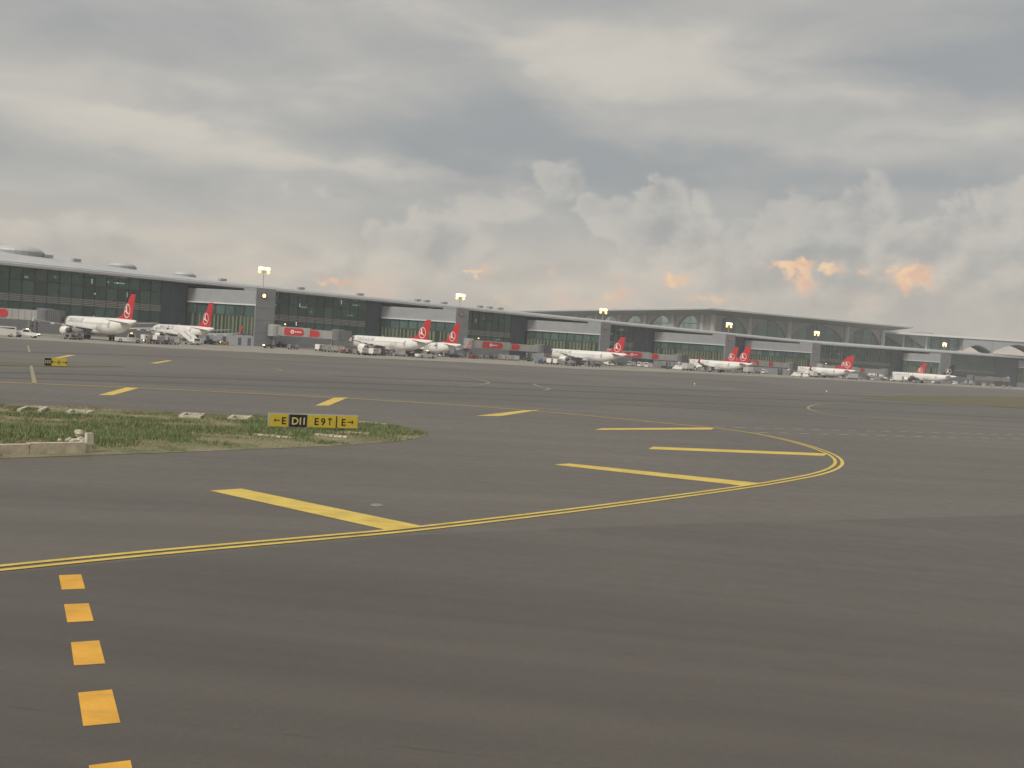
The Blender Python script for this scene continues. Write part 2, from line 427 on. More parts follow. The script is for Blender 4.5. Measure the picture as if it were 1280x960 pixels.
# ------------------------------------------------------------------ mesh helpers
class MB:
    """collects faces; build() links them as ONE mesh object"""
    def __init__(self):
        self.v, self.f = [], []
    def add(self, verts, faces):
        o = len(self.v)
        self.v += [tuple(p) for p in verts]
        self.f += [tuple(i + o for i in f) for f in faces]
        return self
    def box(self, c, s, rz=0.0, taper=1.0):
        hx, hy, hz = s[0] / 2, s[1] / 2, s[2] / 2
        cs, sn = math.cos(rz), math.sin(rz)
        vs_ = []
        for z, k in ((-hz, 1.0), (hz, taper)):
            for x, y in ((-hx, -hy), (hx, -hy), (hx, hy), (-hx, hy)):
                x, y = x * k, y * k
                vs_.append((c[0] + x * cs - y * sn, c[1] + x * sn + y * cs, c[2] + z))
        return self.add(vs_, [(0, 3, 2, 1), (4, 5, 6, 7), (0, 1, 5, 4), (1, 2, 6, 5), (2, 3, 7, 6), (3, 0, 4, 7)])
    def loft(self, rings, caps=True, closed=True):
        n = len(rings[0])
        vs_ = [p for r in rings for p in r]
        fs = []
        for i in range(len(rings) - 1):
            for j in range(n if closed else n - 1):
                a, b = i * n + j, i * n + (j + 1) % n
                fs.append((a, b, b + n, a + n))
        if caps and closed:
            fs.append(tuple(range(n - 1, -1, -1)))
            fs.append(tuple(range((len(rings) - 1) * n, len(rings) * n)))
        return self.add(vs_, fs)
    def tube(self, p0, p1, r0, r1=None, n=8):
        r1 = r0 if r1 is None else r1
        p0, p1 = Vector(p0), Vector(p1)
        d = (p1 - p0).normalized()
        a = d.orthogonal().normalized()
        b = d.cross(a)
        rg = lambda p, r: [p + (a * math.cos(2 * math.pi * i / n) + b * math.sin(2 * math.pi * i / n)) * r for i in range(n)]
        return self.loft([rg(p0, r0), rg(p1, r1)])
    def lathe(self, prof, axis='X', origin=(0, 0, 0), n=16, caps=True):
        """prof: list of (along, radius)"""
        rings = []
        for a, r in prof:
            ring = []
            for i in range(n):
                c, s = math.cos(2 * math.pi * i / n) * r, math.sin(2 * math.pi * i / n) * r
                p = {'X': (a, c, s), 'Y': (c, a, s), 'Z': (c, s, a)}[axis]
                ring.append((p[0] + origin[0], p[1] + origin[1], p[2] + origin[2]))
            rings.append(ring)
        return self.loft(rings, caps)
    def prism(self, poly, z0, z1):
        """poly: list of (x, y); z0/z1 numbers or per-vertex lists"""
        n = len(poly)
        a = z0 if isinstance(z0, (list, tuple)) else [z0] * n
        b = z1 if isinstance(z1, (list, tuple)) else [z1] * n
        return self.loft([[(p[0], p[1], a[i]) for i, p in enumerate(poly)], [(p[0], p[1], b[i]) for i, p in enumerate(poly)]])
    def slab(self, quad, thick):
        """quad of 3-D points pushed along its normal"""
        q = [Vector(p) for p in quad]
        nn = (q[1] - q[0]).cross(q[-1] - q[0]).normalized() * thick
        return self.loft([q, [p + nn for p in q]])
    def mesh(self, name, m=None, smooth=False):
        me = bpy.data.meshes.new(name)
        me.from_pydata(self.v, [], self.f)
        bm = bmesh.new()
        bm.from_mesh(me)
        bmesh.ops.recalc_face_normals(bm, faces=bm.faces)
        bm.to_mesh(me)
        bm.free()
        if m:
            me.materials.append(m)
        if smooth:
            me.polygons.foreach_set('use_smooth', [True] * len(me.polygons))
        me.update()
        return me
    def build(self, name, m, parent=None, smooth=False):
        return link(name, self.mesh(name, m, smooth), parent)

def link(name, me, parent=None):
    o = bpy.data.objects.new(name, me)
    COL.objects.link(o)
    if parent is not None:
        o.parent = parent
    return o

def tag(o, label=None, cat=None, group=None, kind=None):
    for k, v in (('label', label), ('category', cat), ('group', group), ('kind', kind)):
        if v:
            o[k] = v
    return o

def empty(name, loc=(0, 0, 0), rz=0.0):
    o = bpy.data.objects.new(name, None)
    COL.objects.link(o)
    o.location = loc
    o.rotation_euler = (0, 0, rz)
    o.empty_display_size = 0.5
    return o

KIDS = {}
def copy_tree(o, parent=None):
    c = o.copy()
    COL.objects.link(c)
    if parent is not None:
        c.parent = parent
    for ch in list(o.children):
        copy_tree(ch, c)
    return c

def to_local(parent, objs):
    """objects were modelled in world coordinates: keep them where they are under a translated parent"""
    inv = Matrix.Translation(-Vector(parent.location))
    for o in objs:
        o.matrix_parent_inverse = inv

def text_mesh(txt, size, spacing=1.0):
    cu = bpy.data.curves.new('lettering', 'FONT')
    cu.body = txt
    cu.size = size
    cu.space_character = spacing
    cu.resolution_u = 3
    cu.offset = size * 0.02
    ob = bpy.data.objects.new('lettering', cu)
    COL.objects.link(ob)
    bpy.context.view_layer.update()
    me = bpy.data.meshes.new_from_object(ob)
    bpy.data.objects.remove(ob)
    bpy.data.curves.remove(cu)
    return me

# ------------------------------------------------------------------ ground and markings
ground = MB().add([(-1500, -500, 0), (2200, -500, 0), (2200, 2600, 0), (-1500, 2600, 0)], [(0, 1, 2, 3)]).build('ground', M_ASPH)
tag(ground, kind='structure')

def sheet(name, pts, z, m, kind='structure', parent=None):
    vs_ = [(p.x, p.y, z) for p in pts]
    me = bpy.data.meshes.new(name)
    bm = bmesh.new()
    f = bm.faces.new([bm.verts.new(v) for v in vs_])
    bmesh.ops.triangulate(bm, faces=[f])
    bmesh.ops.recalc_face_normals(bm, faces=bm.faces)
    for ff in bm.faces:
        if ff.normal.z < 0:
            ff.normal_flip()
    bm.to_mesh(me)
    bm.free()
    me.materials.append(m)
    o = link(name, me, parent)
    if kind and parent is None:
        o['kind'] = kind
    return o

# pier frame: t along the facade, o outwards from it
D2 = Vector((0.7117, 0.7025))
N2 = Vector((0.7025, -0.7117))
P0 = Vector((-88.5, 371.0))

def W(t, o, z=0.0):
    p = P0 + D2 * t + N2 * o
    return Vector((p.x, p.y, z))

def t_at(px, o=0.0, z=4.6):
    """position along the pier that shows at photo column px, o metres out from the facade"""
    lo, hi = -230.0, 1500.0
    for _ in range(60):
        mid = (lo + hi) / 2
        if proj(W(mid, o, z))[0] < px:
            lo = mid
        else:
            hi = mid
    return (lo + hi) / 2

# concrete apron in front of the pier
edge = [(40, 425), (160, 431.8), (220, 436), (380, 443.8), (420, 446), (580, 453), (720, 461), (880, 467), (1000, 473), (1140, 480), (1280, 487.5)]
ep = [gp(*e) for e in edge]
first = ep[0] + (ep[0] - ep[1]) * 1.5
last = ep[-1] + (ep[-1] - ep[-2]) * 1.5
apron = sheet('apron', [first] + ep + [last, W(1000, -40), W(-230, -40)], 0.02, M_APRON)
# darker resurfaced taxiway lane between island and apron
dk = [(-60, 459), (120, 463), (320, 470), (520, 478), (700, 484), (880, 489), (1080, 501), (1340, 514), (1340, 532), (1080, 519), (880, 511), (700, 505), (520, 498), (320, 487), (120, 477), (-60, 471)]
lane = sheet('taxiway', [gp(*p) for p in dk], 0.004, M_ASPH_D)

near = [(-260, 760), (0, 717.5), (200, 697.5), (400, 679.5), (520, 669), (640, 663), (860, 655), (1080, 649), (1360, 641)]
sheet('taxiway', [gp(*p) for p in near] + [Vector((60, 18, 0)), Vector((60, -40, 0)), Vector((-60, -40, 0)), Vector((-60, 12, 0))], 0.004, M_ASPH_N)

def ribbon(name, pts, width, z, m, off=0.0, parent=None):
    """painted line of constant width along ground points"""
    L, Rr = [], []
    for i, p in enumerate(pts):
        a = pts[max(0, i - 1)]
        b = pts[min(len(pts) - 1, i + 1)]
        d = (b - a)
        nn = Vector((-d.y, d.x, 0)).normalized()
        L.append(p + nn * (off + width / 2))
        Rr.append(p + nn * (off - width / 2))
    mb = MB()
    n = len(pts)
    mb.add([(p.x, p.y, z) for p in L + Rr], [(i, i + 1, n + i + 1, n + i) for i in range(n - 1)])
    o = mb.build(name, m, parent)
    return o

def smooth_path(px_pts, k=8):
    p = [gp(*q) for q in px_pts]
    out = []
    for i in range(len(p) - 1):
        a, b, c, d = p[max(0, i - 1)], p[i], p[i + 1], p[min(len(p) - 1, i + 2)]
        for j in range(k):
            s = j / k
            out.append(0.5 * ((2 * b) + (c - a) * s + (2 * a - 5 * b + 4 * c - d) * s * s + (3 * b - a - 3 * c + d) * s ** 3))
    out.append(p[-1])
    return out

side = smooth_path([(-60, 717), (0, 710.5), (200, 690.5), (400, 672.5), (520, 661.2), (700, 640), (830, 623), (940, 607.5), (985, 600), (1018, 593.5),
                    (1040, 586.5), (1048.5, 579), (1044, 571.5), (1030, 564.5), (1008, 557), (980, 549.5), (940, 541.5), (890, 535), (800, 526), (700, 516.5),
                    (600, 508.5), (500, 502), (395, 496), (174, 485), (0, 478), (-60, 475.5)], 10)
ribbon('edge_line', side, 0.17, 0.012, M_YEL, 0.17, ground)
ribbon('edge_line', side, 0.17, 0.012, M_YEL, -0.17, ground)
for q in [[(262, 613.5), (302, 611), (526, 657.5), (480, 662)], [(692, 581), (712, 579.5), (955, 604.5), (930, 607.5)], [(811, 561.5), (816, 558.5), (1034, 567), (1030, 570)],
          [(743, 537.5), (752, 535.5), (893, 534.5), (890, 537)], [(594, 520), (625, 520.3), (676, 512.3), (653, 513.2)], [(394, 507), (411, 507), (435, 497), (418, 497)],
          [(123, 493.8), (141, 494), (174, 485), (157.5, 484.5)], [(67, 447.5), (74, 447.8), (94.5, 444), (86, 443.8)], [(187.5, 454), (196, 454.3), (216, 450.8), (209, 450.5)]]:
    sheet('shoulder_stripe', [gp(*p) for p in q], 0.008, M_YEL, parent=ground)
for q in [[(73.5, 719.5), (101.5, 718.5), (106.5, 736.5), (77, 737.5)], [(80, 756), (111, 754.5), (117, 776.5), (84, 778.5)], [(88.5, 803.5), (124, 801), (131.5, 830), (92.5, 832.5)],
          [(97.5, 866.5), (140, 862.5), (150.5, 904), (104, 908.5)], [(111, 957.5), (163, 951), (176, 1010), (119, 1018)], [(127, 1085), (191, 1078), (208, 1170), (140, 1180)]]:
    sheet('holding_dash', [gp(*p) for p in q], 0.008, M_ORA, parent=ground)
for q in [[(37, 457.5), (40.5, 457.5), (46.5, 479.5), (40, 479.5)], [(33.8, 431.8), (36, 431.8), (38.5, 440.5), (35.5, 440.5)]]:
    sheet('cross_line', [gp(*p) for p in q], 0.03, M_YELF, parent=ground)
for (a, b, ph) in [((893, 534), (1300, 544.2), 0.0), ((942, 540.6), (1300, 549.6), 0.3)]:
    A, B = gp(*a), gp(*b)
    n_d = int((B - A).length / 1.9)
    u = (B - A).normalized()
    for i in range(n_d):
        s = A + u * (i * 1.9 + ph)
        ribbon('road_dash', [s, s + u * 0.95], 0.22, 0.012, M_WHP, 0, ground)
for pts, wd, mm in [([(1060, 503), (1025, 505), (1010, 509.5), (1022, 515), (1055, 521), (1122, 530), (1212, 539), (1290, 544)], 0.3, M_YELF),
                    ([(247, 442), (319, 445.8)], 0.9, M_YELF), ([(333, 448), (369.5, 449.5)], 0.7, M_YELF), ([(260, 458.7), (319, 458)], 0.3, M_YELF),
                    ([(274, 461.7), (339, 463.8), (351, 462.6), (340, 460)], 0.3, M_YELF), ([(564, 469.7), (592, 473.5), (609, 477.3), (610, 479), (601, 481), (575, 482.3)], 0.35, M_YELF),
                    ([(667, 480), (672.5, 482.8), (686, 485.6), (684.7, 487), (680, 487.8)], 0.35, M_YELF), ([(648, 458.5), (732, 463.5)], 0.8, M_YELF),
                    ([(789, 479.7), (808, 482.5), (864, 486)], 0.55, M_YELF), ([(905, 485.4), (918, 486.5)], 1.0, M_YEL), ([(882, 484.6), (948, 487.5)], 0.4, M_YELF),
                    ([(459, 450.7), (515, 456)], 1.2, M_YELF), ([(1187, 505.6), (1269, 511.5)], 0.5, M_YEL), ([(-20, 467), (180, 474), (420, 482), (700, 492), (900, 500)], 0.15, M_YELF)]:
    ribbon('guide_line', smooth_path(pts, 6), wd, 0.016, mm, 0, ground)

for pts, wd in [([(-40, 464.5), (300, 474), (640, 486), (900, 496), (1320, 512)], 2.2), ([(-40, 471), (300, 481.5), (640, 494), (880, 504), (1320, 525)], 1.3), ([(420, 470), (640, 479), (900, 489), (1320, 503)], 2.6),
                ([(-40, 438), (300, 449), (640, 465), (960, 479)], 2.4), ([(560, 497), (800, 507), (1000, 519), (1320, 537)], 0.7)]:
    ribbon('rubber_streak', smooth_path(pts, 6), wd, 0.0065, M_RUB, 0, ground)
# strips of far grass
for q in [[(-30, 452), (60, 454.5), (160, 458.7), (90, 459), (-30, 456.5)], [(1075, 498), (1130, 494.5), (1210, 494.5), (1310, 497), (1310, 512), (1200, 506), (1120, 501)]]:
    o = sheet('grass_verge', [gp(*p) for p in q], 0.024, M_FARG, kind='stuff')
    tag(o, 'strip of dry green grass beside the far taxiway', 'grass')

# ------------------------------------------------------------------ grass island
isl_px = [(-120, 498), (0, 504.5), (130, 511), (260, 518.5), (330, 521.5), (430, 525.5), (490, 531), (530, 540), (537, 543.5), (520, 548.5), (480, 553.5), (400, 558.5), (300, 562.5), (200, 566.5), (100, 570), (0, 573), (-120, 579)]
isl = [gp(*p) for p in isl_px]

def inside(x, y, poly):
    c = False
    j = len(poly) - 1
    for i in range(len(poly)):
        a, b = poly[i], poly[j]
        if (a.y > y) != (b.y > y) and x < (b.x - a.x) * (y - a.y) / (b.y - a.y) + a.x:
            c = not c
        j = i
    return c

def edge_dist(x, y, poly):
    best = 1e9
    for i in range(len(poly)):
        a, b = poly[i - 1], poly[i]
        dx, dy = b.x - a.x, b.y - a.y
        s = max(0, min(1, ((x - a.x) * dx + (y - a.y) * dy) / (dx * dx + dy * dy + 1e-9)))
        best = min(best, math.hypot(x - a.x - s * dx, y - a.y - s * dy))
    return best

from mathutils import noise as mnoise
def isl_h(x, y):
    e = edge_dist(x, y, isl)
    return min(1, e / 2.5) * (0.10 + 0.10 * mnoise.noise(Vector((x * 0.3, y * 0.3, 0)))) + 0.01

xs = [p.x for p in isl]
ys = [p.y for p in isl]
bm = bmesh.new()
grid = {}
step_ = 0.5
nx, ny = int((max(xs) - min(xs)) / step_) + 1, int((max(ys) - min(ys)) / step_) + 1
bfull = bm.faces.new([bm.verts.new((p.x, p.y, 0)) for p in isl])
bmesh.ops.triangulate(bm, faces=[bfull])
bmesh.ops.subdivide_edges(bm, edges=bm.edges[:], cuts=6, use_grid_fill=True)
for v in bm.verts:
    v.co.z = isl_h(v.co.x, v.co.y)
for f in bm.faces:
    if f.normal.z < 0:
        f.normal_flip()
me = bpy.data.meshes.new('island_soil')
bm.to_mesh(me)
bm.free()
me.materials.append(M_SOIL)
island = link('island_soil', me)
tag(island, kind='structure')

def green_amount(x, y):
    a = mnoise.noise(Vector((x * 0.16, y * 0.42, 3.0))) + 0.5 * mnoise.noise(Vector((x * 0.7, y * 0.7, 8.0)))
    return a

def blades(name, count, label):
    verts, faces, cols = [], [], []
    x0, x1, y0, y1 = min(xs), max(xs), min(ys), max(ys)
    made = 0
    while made < count:
        x, y = random.uniform(x0, x1), random.uniform(y0, y1)
        if not inside(x, y, isl):
            continue
        e = edge_dist(x, y, isl)
        if e < 0.25 and random.random() < 0.6:
            continue
        g = green_amount(x, y)
        mid = max(0.0, 1 - abs((proj((x, y, 0))[1] - 540) / 26))
        g += 0.45 * mid - 0.15 - 0.3 * max(0, 1 - e / 1.6)
        if g < -0.1 and random.random() < 0.8:
            continue
        base = Vector((x, y, isl_h(x, y) - 0.02))
        h = (0.05 + 0.14 * max(0, min(1, g + 0.35))) * random.uniform(0.5, 1.5)
        if random.random() < 0.012:
            h *= 1.8
        if g > 0.0:
            c = Vector((0.125, 0.19, 0.072)).lerp(Vector((0.27, 0.31, 0.14)), random.random() ** 1.5)
        else:
            c = Vector((0.25, 0.23, 0.13)).lerp(Vector((0.42, 0.36, 0.23)), random.random())
        if random.random() < 0.15:
            c = Vector((0.40, 0.34, 0.20))
        for _ in range(5):
            an = random.uniform(0, 2 * math.pi)
            w = random.uniform(0.008, 0.02)
            d = Vector((math.cos(an), math.sin(an), 0))
            b0 = base + Vector((random.uniform(-.09, .09), random.uniform(-.09, .09), 0))
            lean = Vector((random.uniform(-.5, .5), random.uniform(-.5, .5), 0)) * h
            k = len(verts)
            hh = h * random.uniform(0.6, 1.2)
            verts += [tuple(b0 - d * w), tuple(b0 + d * w), tuple(b0 + lean + Vector((0, 0, hh)))]
            faces.append((k, k + 1, k + 2))
            cc = c * random.uniform(0.8, 1.2)
            cols += [(cc.x, cc.y, cc.z, 1)] * 3
        made += 1
    me = bpy.data.meshes.new(name)
    me.from_pydata(verts, [], faces)
    at = me.color_attributes.new('tint', 'FLOAT_COLOR', 'POINT')
    at.data.foreach_set('color', [c for q in cols for c in q])
    me.materials.append(M_TINT)
    o = link(name, me)
    return tag(o, label, 'grass', kind='stuff')

blades('grass', 26000, 'rough green and dry grass covering the island around the yellow sign')

# pale concrete frames set in the grass
def concrete_frame(px, py, w, d, rz, label, broken=0):
    p = gp(px, py)
    z = isl_h(p.x, p.y)
    root = empty('cable_pit', (p.x, p.y, z - 0.02), rz)
    b = 0.16
    sides = [((0, d / 2, .07), (w, b, .14)), ((0, -d / 2, .07), (w, b, .14)), ((-w / 2 + b / 2, 0, .07), (b, d - b, .14)), ((w / 2 - b / 2, 0, .07), (b, d - b, .14))]
    for i, (c, s) in enumerate(sides):
        if i == 1 and broken:
            continue
        MB().box((c[0], c[1], c[2] + .03 * random.random()), s, R(random.uniform(-2, 2))).build('kerb_bar', M_CONCW, root)
    tag(root, label, 'concrete frame', 'concrete frames in the grass')
concrete_frame(41, 516, 1.05, 2.0, R(14), 'open white concrete frame missing one side, set in the grass', 1)
concrete_frame(99, 519.5, 1.05, 1.7, R(14), 'square white concrete frame in the grass next to the broken frame', 0)
concrete_frame(240, 524, 1.05, 1.8, R(10), 'square white concrete frame in tan soil by the island edge', 0)
concrete_frame(300, 527.5, 1.0, 1.9, R(8), 'square white concrete frame in the grass just beside the yellow sign', 0)
for px, py, w, lab in [(345, 548.5, 1.9, 'broken pale concrete strip in the grass in front of the black panel'), (417, 548.5, 1.5, 'pale concrete strip in front of the sign, beside the tufted one'), (448, 545.5, 1.2, 'short pale concrete strip at the sign\'s arrow end'),
                       (468, 531.5, 1.6, 'pale concrete slab lying behind the end of the yellow sign')]:
    p = gp(px, py)
    r_ = MB()
    n_ = 7
    for i in range(n_):
        r_.box(((i - n_ / 2) * w / n_, random.uniform(-.04, .04), 0.06 + random.uniform(-.02, .02)), (w / n_ * random.uniform(.7, 1.0), random.uniform(.14, .26), .10), random.uniform(-.15, .15))
    o = r_.build('concrete_strip', M_CONC)
    o.location = (p.x, p.y, isl_h(p.x, p.y) - .03)
    o.rotation_euler = (0, 0, R(-6))
    tag(o, lab, 'concrete strip', 'broken concrete strips in the grass')

# headwall with a post and rubble
A, B = gp(-60, 571), gp(107, 567)
u = (B - A).normalized()
v_ = Vector((-u.y, u.x, 0))
hw = empty('culvert_headwall', (B.x, B.y, 0))
mb_objs = []
Lw = (B - A).length
s0 = 0.0
for ln, top_ in ((1.9, .39), (1.55, .36), (2.2, .34)):
    a, b = B - u * s0, B - u * (s0 + ln - 0.02)
    m_ = MB().prism([(a.x, a.y), (b.x, b.y), (b.x + v_.x * .28, b.y + v_.y * .28), (a.x + v_.x * .28, a.y + v_.y * .28)], -0.05, top_)
    mb_objs.append(m_.build('wall_block', M_CONC, hw))
    s0 += ln
to_local(hw, mb_objs)
tag(hw, 'low beige concrete headwall at the edge of the grass island', 'low wall')
pp = gp(112, 566.5)
post = empty('concrete_post', (pp.x, pp.y, 0), math.atan2(u.y, u.x))
MB().box((0, .1, .50), (.235, .22, .40), taper=.97).build('post_top', M_CONCW, post)
MB().box((-.04, .1, .14), (.21, .2, .32)).box((.09, .12, .08), (.12, .2, .16)).build('post_base', M_CONCW, post)
tag(post, 'chipped white concrete post at the end of the beige headwall', 'post')

def stone(px, py, zc, r, big=False):
    p = gp(px, py)
    bm = bmesh.new()
    bmesh.ops.create_icosphere(bm, subdivisions=2, radius=r)
    sd = random.random() * 50
    for v in bm.verts:
        k = 1 + 0.5 * mnoise.noise(v.co * (1.3 / r) + Vector((sd, sd, 0)))
        v.co *= k
        v.co.z *= 0.75
    me = bpy.data.meshes.new('rubble_stone')
    bm.to_mesh(me)
    bm.free()
    me.materials.append(M_ROCK)
    o = link('rubble_stone', me)
    o.location = (p.x, p.y, zc)
    o.rotation_euler = (0, 0, random.uniform(0, 6))
    return o
for (px, py, zc, r) in [(93, 564, .42, .10), (99, 564, .44, .13), (102, 564.5, .40, .09), (86, 563, .42, .10), (83, 563, .40, .07), (89, 564, .37, .09), (74, 563.5, .40, .09), (97, 563, .38, .12), (104, 564, .46, .07)]:
    p_ = gp(px, py)
    tag(stone(px, py, zc - 0.03, r), 'small pale rubble stone heaped behind the headwall beside the post', 'stone', 'rubble stones behind the headwall')
tag(stone(98, 563.5, .62, .16), 'largest pale stone on top of the rubble heap', 'stone', 'rubble stones behind the headwall')

# ------------------------------------------------------------------ taxiway signs
def put_text(txt, size, x, z, y, m, parent, spacing=1.0):
    if len(txt) > 1:
        adv = {'1': 0.40, 'D': 0.70, 'E': 0.66}
        for ch in txt:
            put_text(ch, size, x, z, y, m, parent)
            x += size * adv.get(ch, 0.6) * spacing
        return None
    me = text_mesh(txt, size, spacing)
    o = link('lettering', me, parent)
    me.materials.clear()
    me.materials.append(m)
    o.location = (x, y, z)
    o.rotation_euler = (math.pi / 2, 0, 0)
    return o

def arrow(x, z, size, ang, y, m, parent):
    """flat arrow in the sign plane, pointing along ang (0 = right)"""
    s, w = size, size * 0.15
    pts = [(-s / 2, -w / 2), (s / 2 - w, -w / 2), (s / 2 - .32 * s, -.27 * s), (s / 2 - .32 * s + w * 1.25, -.27 * s - .04 * s), (s / 2 + w * .3, 0),
           (s / 2 - .32 * s + w * 1.25, .27 * s + .04 * s), (s / 2 - .32 * s, .27 * s), (s / 2 - w, w / 2), (-s / 2, w / 2)]
    c, sn = math.cos(ang), math.sin(ang)
    ring = [(x + a * c - b * sn, y, z + a * sn + b * c) for a, b in pts]
    return MB().add(ring, [tuple(range(len(ring)))]).build('arrow', m, parent)

sgl, sgr = gp(335, 540.0), gp(447, 542.5)
sdir = (sgr - sgl)
SW_ = sdir.length
SH_ = 0.66
sign = empty('taxiway_sign', (sgl.x, sgl.y, isl_h(sgl.x, sgl.y)), math.atan2(sdir.y, sdir.x))
zb = 0.08
MB().box((SW_ / 2, 0.09, zb + SH_ / 2), (SW_, 0.17, SH_)).build('case', M_SIGNE, sign)
cuts = [0.0, 0.215, 0.42, 0.745, 1.0]
kinds = ['y', 'k', 'y', 'y']
for i in range(4):
    a, b = cuts[i] * SW_ + 0.035, cuts[i + 1] * SW_ - 0.02
    if i == 3:
        a -= 0.02
        b -= 0.02
    if i == 2:
        b += 0.01
    MB().box(((a + b) / 2, -0.005, zb + SH_ / 2), (b - a, 0.02, SH_ - 0.08)).build('panel', M_SIGNY if kinds[i] == 'y' else M_SIGNK, sign)
for i in range(5):
    MB().box((SW_ * (0.06 + 0.22 * i), 0.09, zb / 2 - 0.1), (0.06, 0.06, zb + 0.2)).build('leg', M_STEEL, sign)
ty = -0.02
lz = zb + 0.16
put_text('E', 0.47, SW_ * 0.135, lz, ty, M_SIGNK, sign)
arrow(SW_ * 0.09, zb + .335, .27, math.pi, ty, M_SIGNK, sign)
put_text('D11', 0.47, SW_ * 0.245, lz, ty, M_LEGY, sign, 0.95)
put_text('E9', 0.47, SW_ * 0.495, lz, ty, M_SIGNK, sign, 1.05)
arrow(SW_ * 0.672, zb + .335, .34, math.pi / 2, ty, M_SIGNK, sign)
MB().box((SW_ * 0.747, -0.02, zb + SH_ / 2), (0.045, 0.02, SH_ - 0.10)).build('divider', M_SIGNK, sign)
put_text('E', 0.47, SW_ * 0.80, lz, ty, M_SIGNK, sign)
arrow(SW_ * 0.905, zb + .335, .30, 0, ty, M_SIGNK, sign)
tag(sign, 'long yellow taxiway sign with black D11 panel standing in the grass', 'sign')

fa, fb = gp(55, 457.3), gp(83.5, 458.6)
fd = fb - fa
fs = empty('taxiway_sign', (fa.x, fa.y, 0), math.atan2(fd.y, fd.x))
fw = fd.length
MB().box((fw / 2, .1, .42), (fw, .18, .80)).build('case', M_SIGNE, fs)
MB().box((fw * .16, -.01, .42), (fw * .30, .03, .72)).build('panel', M_SIGNK, fs)
MB().box((fw * .66, -.01, .42), (fw * .655, .03, .72)).build('panel', M_SIGNY, fs)
for i in range(3):
    MB().box((fw * (.1 + .4 * i), .1, .0), (.08, .08, .06)).build('leg', M_STEEL, fs)
for q in range(3):
    MB().box((fw * (.07 + .09 * q), -.03, .42), (.07, .02, .30)).build('legend_bar', M_LEGY, fs)
arrow(fw * .42, .42, .42, math.pi, -.03, M_SIGNK, fs)
for q in range(2):
    MB().box((fw * (.60 + .08 * q), -.03, .42), (.07, .02, .30)).build('legend_bar', M_SIGNK, fs)
arrow(fw * .9, .42, .42, 0, -.03, M_SIGNK, fs)
tag(fs, 'small far yellow and black taxiway sign on the narrow grass strip', 'sign')

# ------------------------------------------------------------------ pier building
pier = empty('terminal_pier', W(0, 0))
PO = []
def part(mb, name, m, parent=None, smooth=False):
    o = mb.build(name, m, parent or pier, smooth)
    if parent is None:
        PO.append(o)
    return o

def eave(t):
    return 19.35 if t <= 389 else 19.35 + (t - 389) / (741 - 389) * 5.05

def rise(t):
    if t < 0:
        return 3.2 + min(1.2, -t / 90 * 2.6) if t > -40 else 3.2 + 1.2 + min(2.2, (-t - 40) / 60 * 2.0)
    return 3.2

T0, T1 = -150.0, 790.0
# roof in long metal panels with a seam between
tt = T0
def roof_profile(t):
    e, r = eave(t), rise(t)
    return [(2.6, e), (3.4, e + .15), (3.4, e + .85), (2.2, e + 1.15), (-8, e + r * .62), (-22, e + r * .93), (-40, e + r), (-70, e + r), (-70, e - .6), (-3, e - .6), (-2, e)]
while tt < T1:
    t2 = min(T1, tt + 18.8)
    rings = []
    for t in (tt + .03, t2 - .03):
        rings.append([W(t, o, z) for o, z in roof_profile(t)])
    part(MB().loft(rings), 'roof_panel', M_ROOF)
    # bright gutter line along the top of the fascia
    rings = [[W(t, o, z) for o, z in ((2.3, eave(t) + 1.2), (2.3, eave(t) + 1.42), (1.8, eave(t) + 1.5), (1.8, eave(t) + 1.22))] for t in (tt + .05, t2 - .05)]
    part(MB().loft(rings), 'gutter', M_FASC)
    tt = t2
# small roof vents along the ridge
for px in (60, 95, 278, 376, 450, 522, 533, 555, 600, 612, 625):
    t = t_at(px, -20, 22)
    part(MB().box((*W(t, -20).xy, eave(t) + rise(t) * .93 + .35), (2.4, 2.0, .8), R(44.6)), 'roof_vent', M_ROOFD)
# shallow domed skylights
for px, rad, hh in ((24, 7.8, 2.3), (153, 4.6, 1.5), (231, 3.9, 1.3)):
    t = t_at(px, -26, 24)
    c = W(t, -26, eave(t) + rise(t) * 1.0 - .1)
    d_ = MB().lathe([(0, rad), (.5, rad * 1.0), (.5, rad * .96)] + [(.5 + hh * math.sin(a), rad * .96 * math.cos(a)) for a in (0.25, .55, .85, 1.15, 1.4)], 'Z', c, 24)
    part(d_, 'roof_dome', M_ROOF, smooth=False)
    part(MB().lathe([(-.8, rad * 1.02), (.55, rad * 1.02)], 'Z', c, 24), 'dome_curb', M_ROOFD)

def wall_piece(t0, t1, o0, o1, z0, z1a, z1b, thick):
    """upright slab from (t0,o0) to (t1,o1)"""
    a, b = W(t0, o0), W(t1, o1)
    dd = (b - a).normalized()
    nn = Vector((dd.y, -dd.x, 0))
    if nn.dot(Vector((N2.x, N2.y, 0))) < 0:
        nn = -nn
    k = nn * -thick
    lo = [(a.x, a.y, z0), (b.x, b.y, z0), (b.x + k.x, b.y + k.y, z0), (a.x + k.x, a.y + k.y, z0)]
    hi = [(a.x, a.y, z1a), (b.x, b.y, z1b), (b.x + k.x, b.y + k.y, z1b), (a.x + k.x, a.y + k.y, z1a)]
    return MB().loft([lo, hi])

# back of the interior, floors
part(wall_piece(T0, T1, -16, -16, 0, eave(T0) - .7, eave(T1) - .7, .4), 'inner_wall', M_INT)
for z in (5.4, 11.2):
    part(MB().prism([W(T0, -.6).xy, W(T1, -.6).xy, W(T1, -15.9).xy, W(T0, -15.9).xy], z - .25, z), 'floor_slab', M_INT)

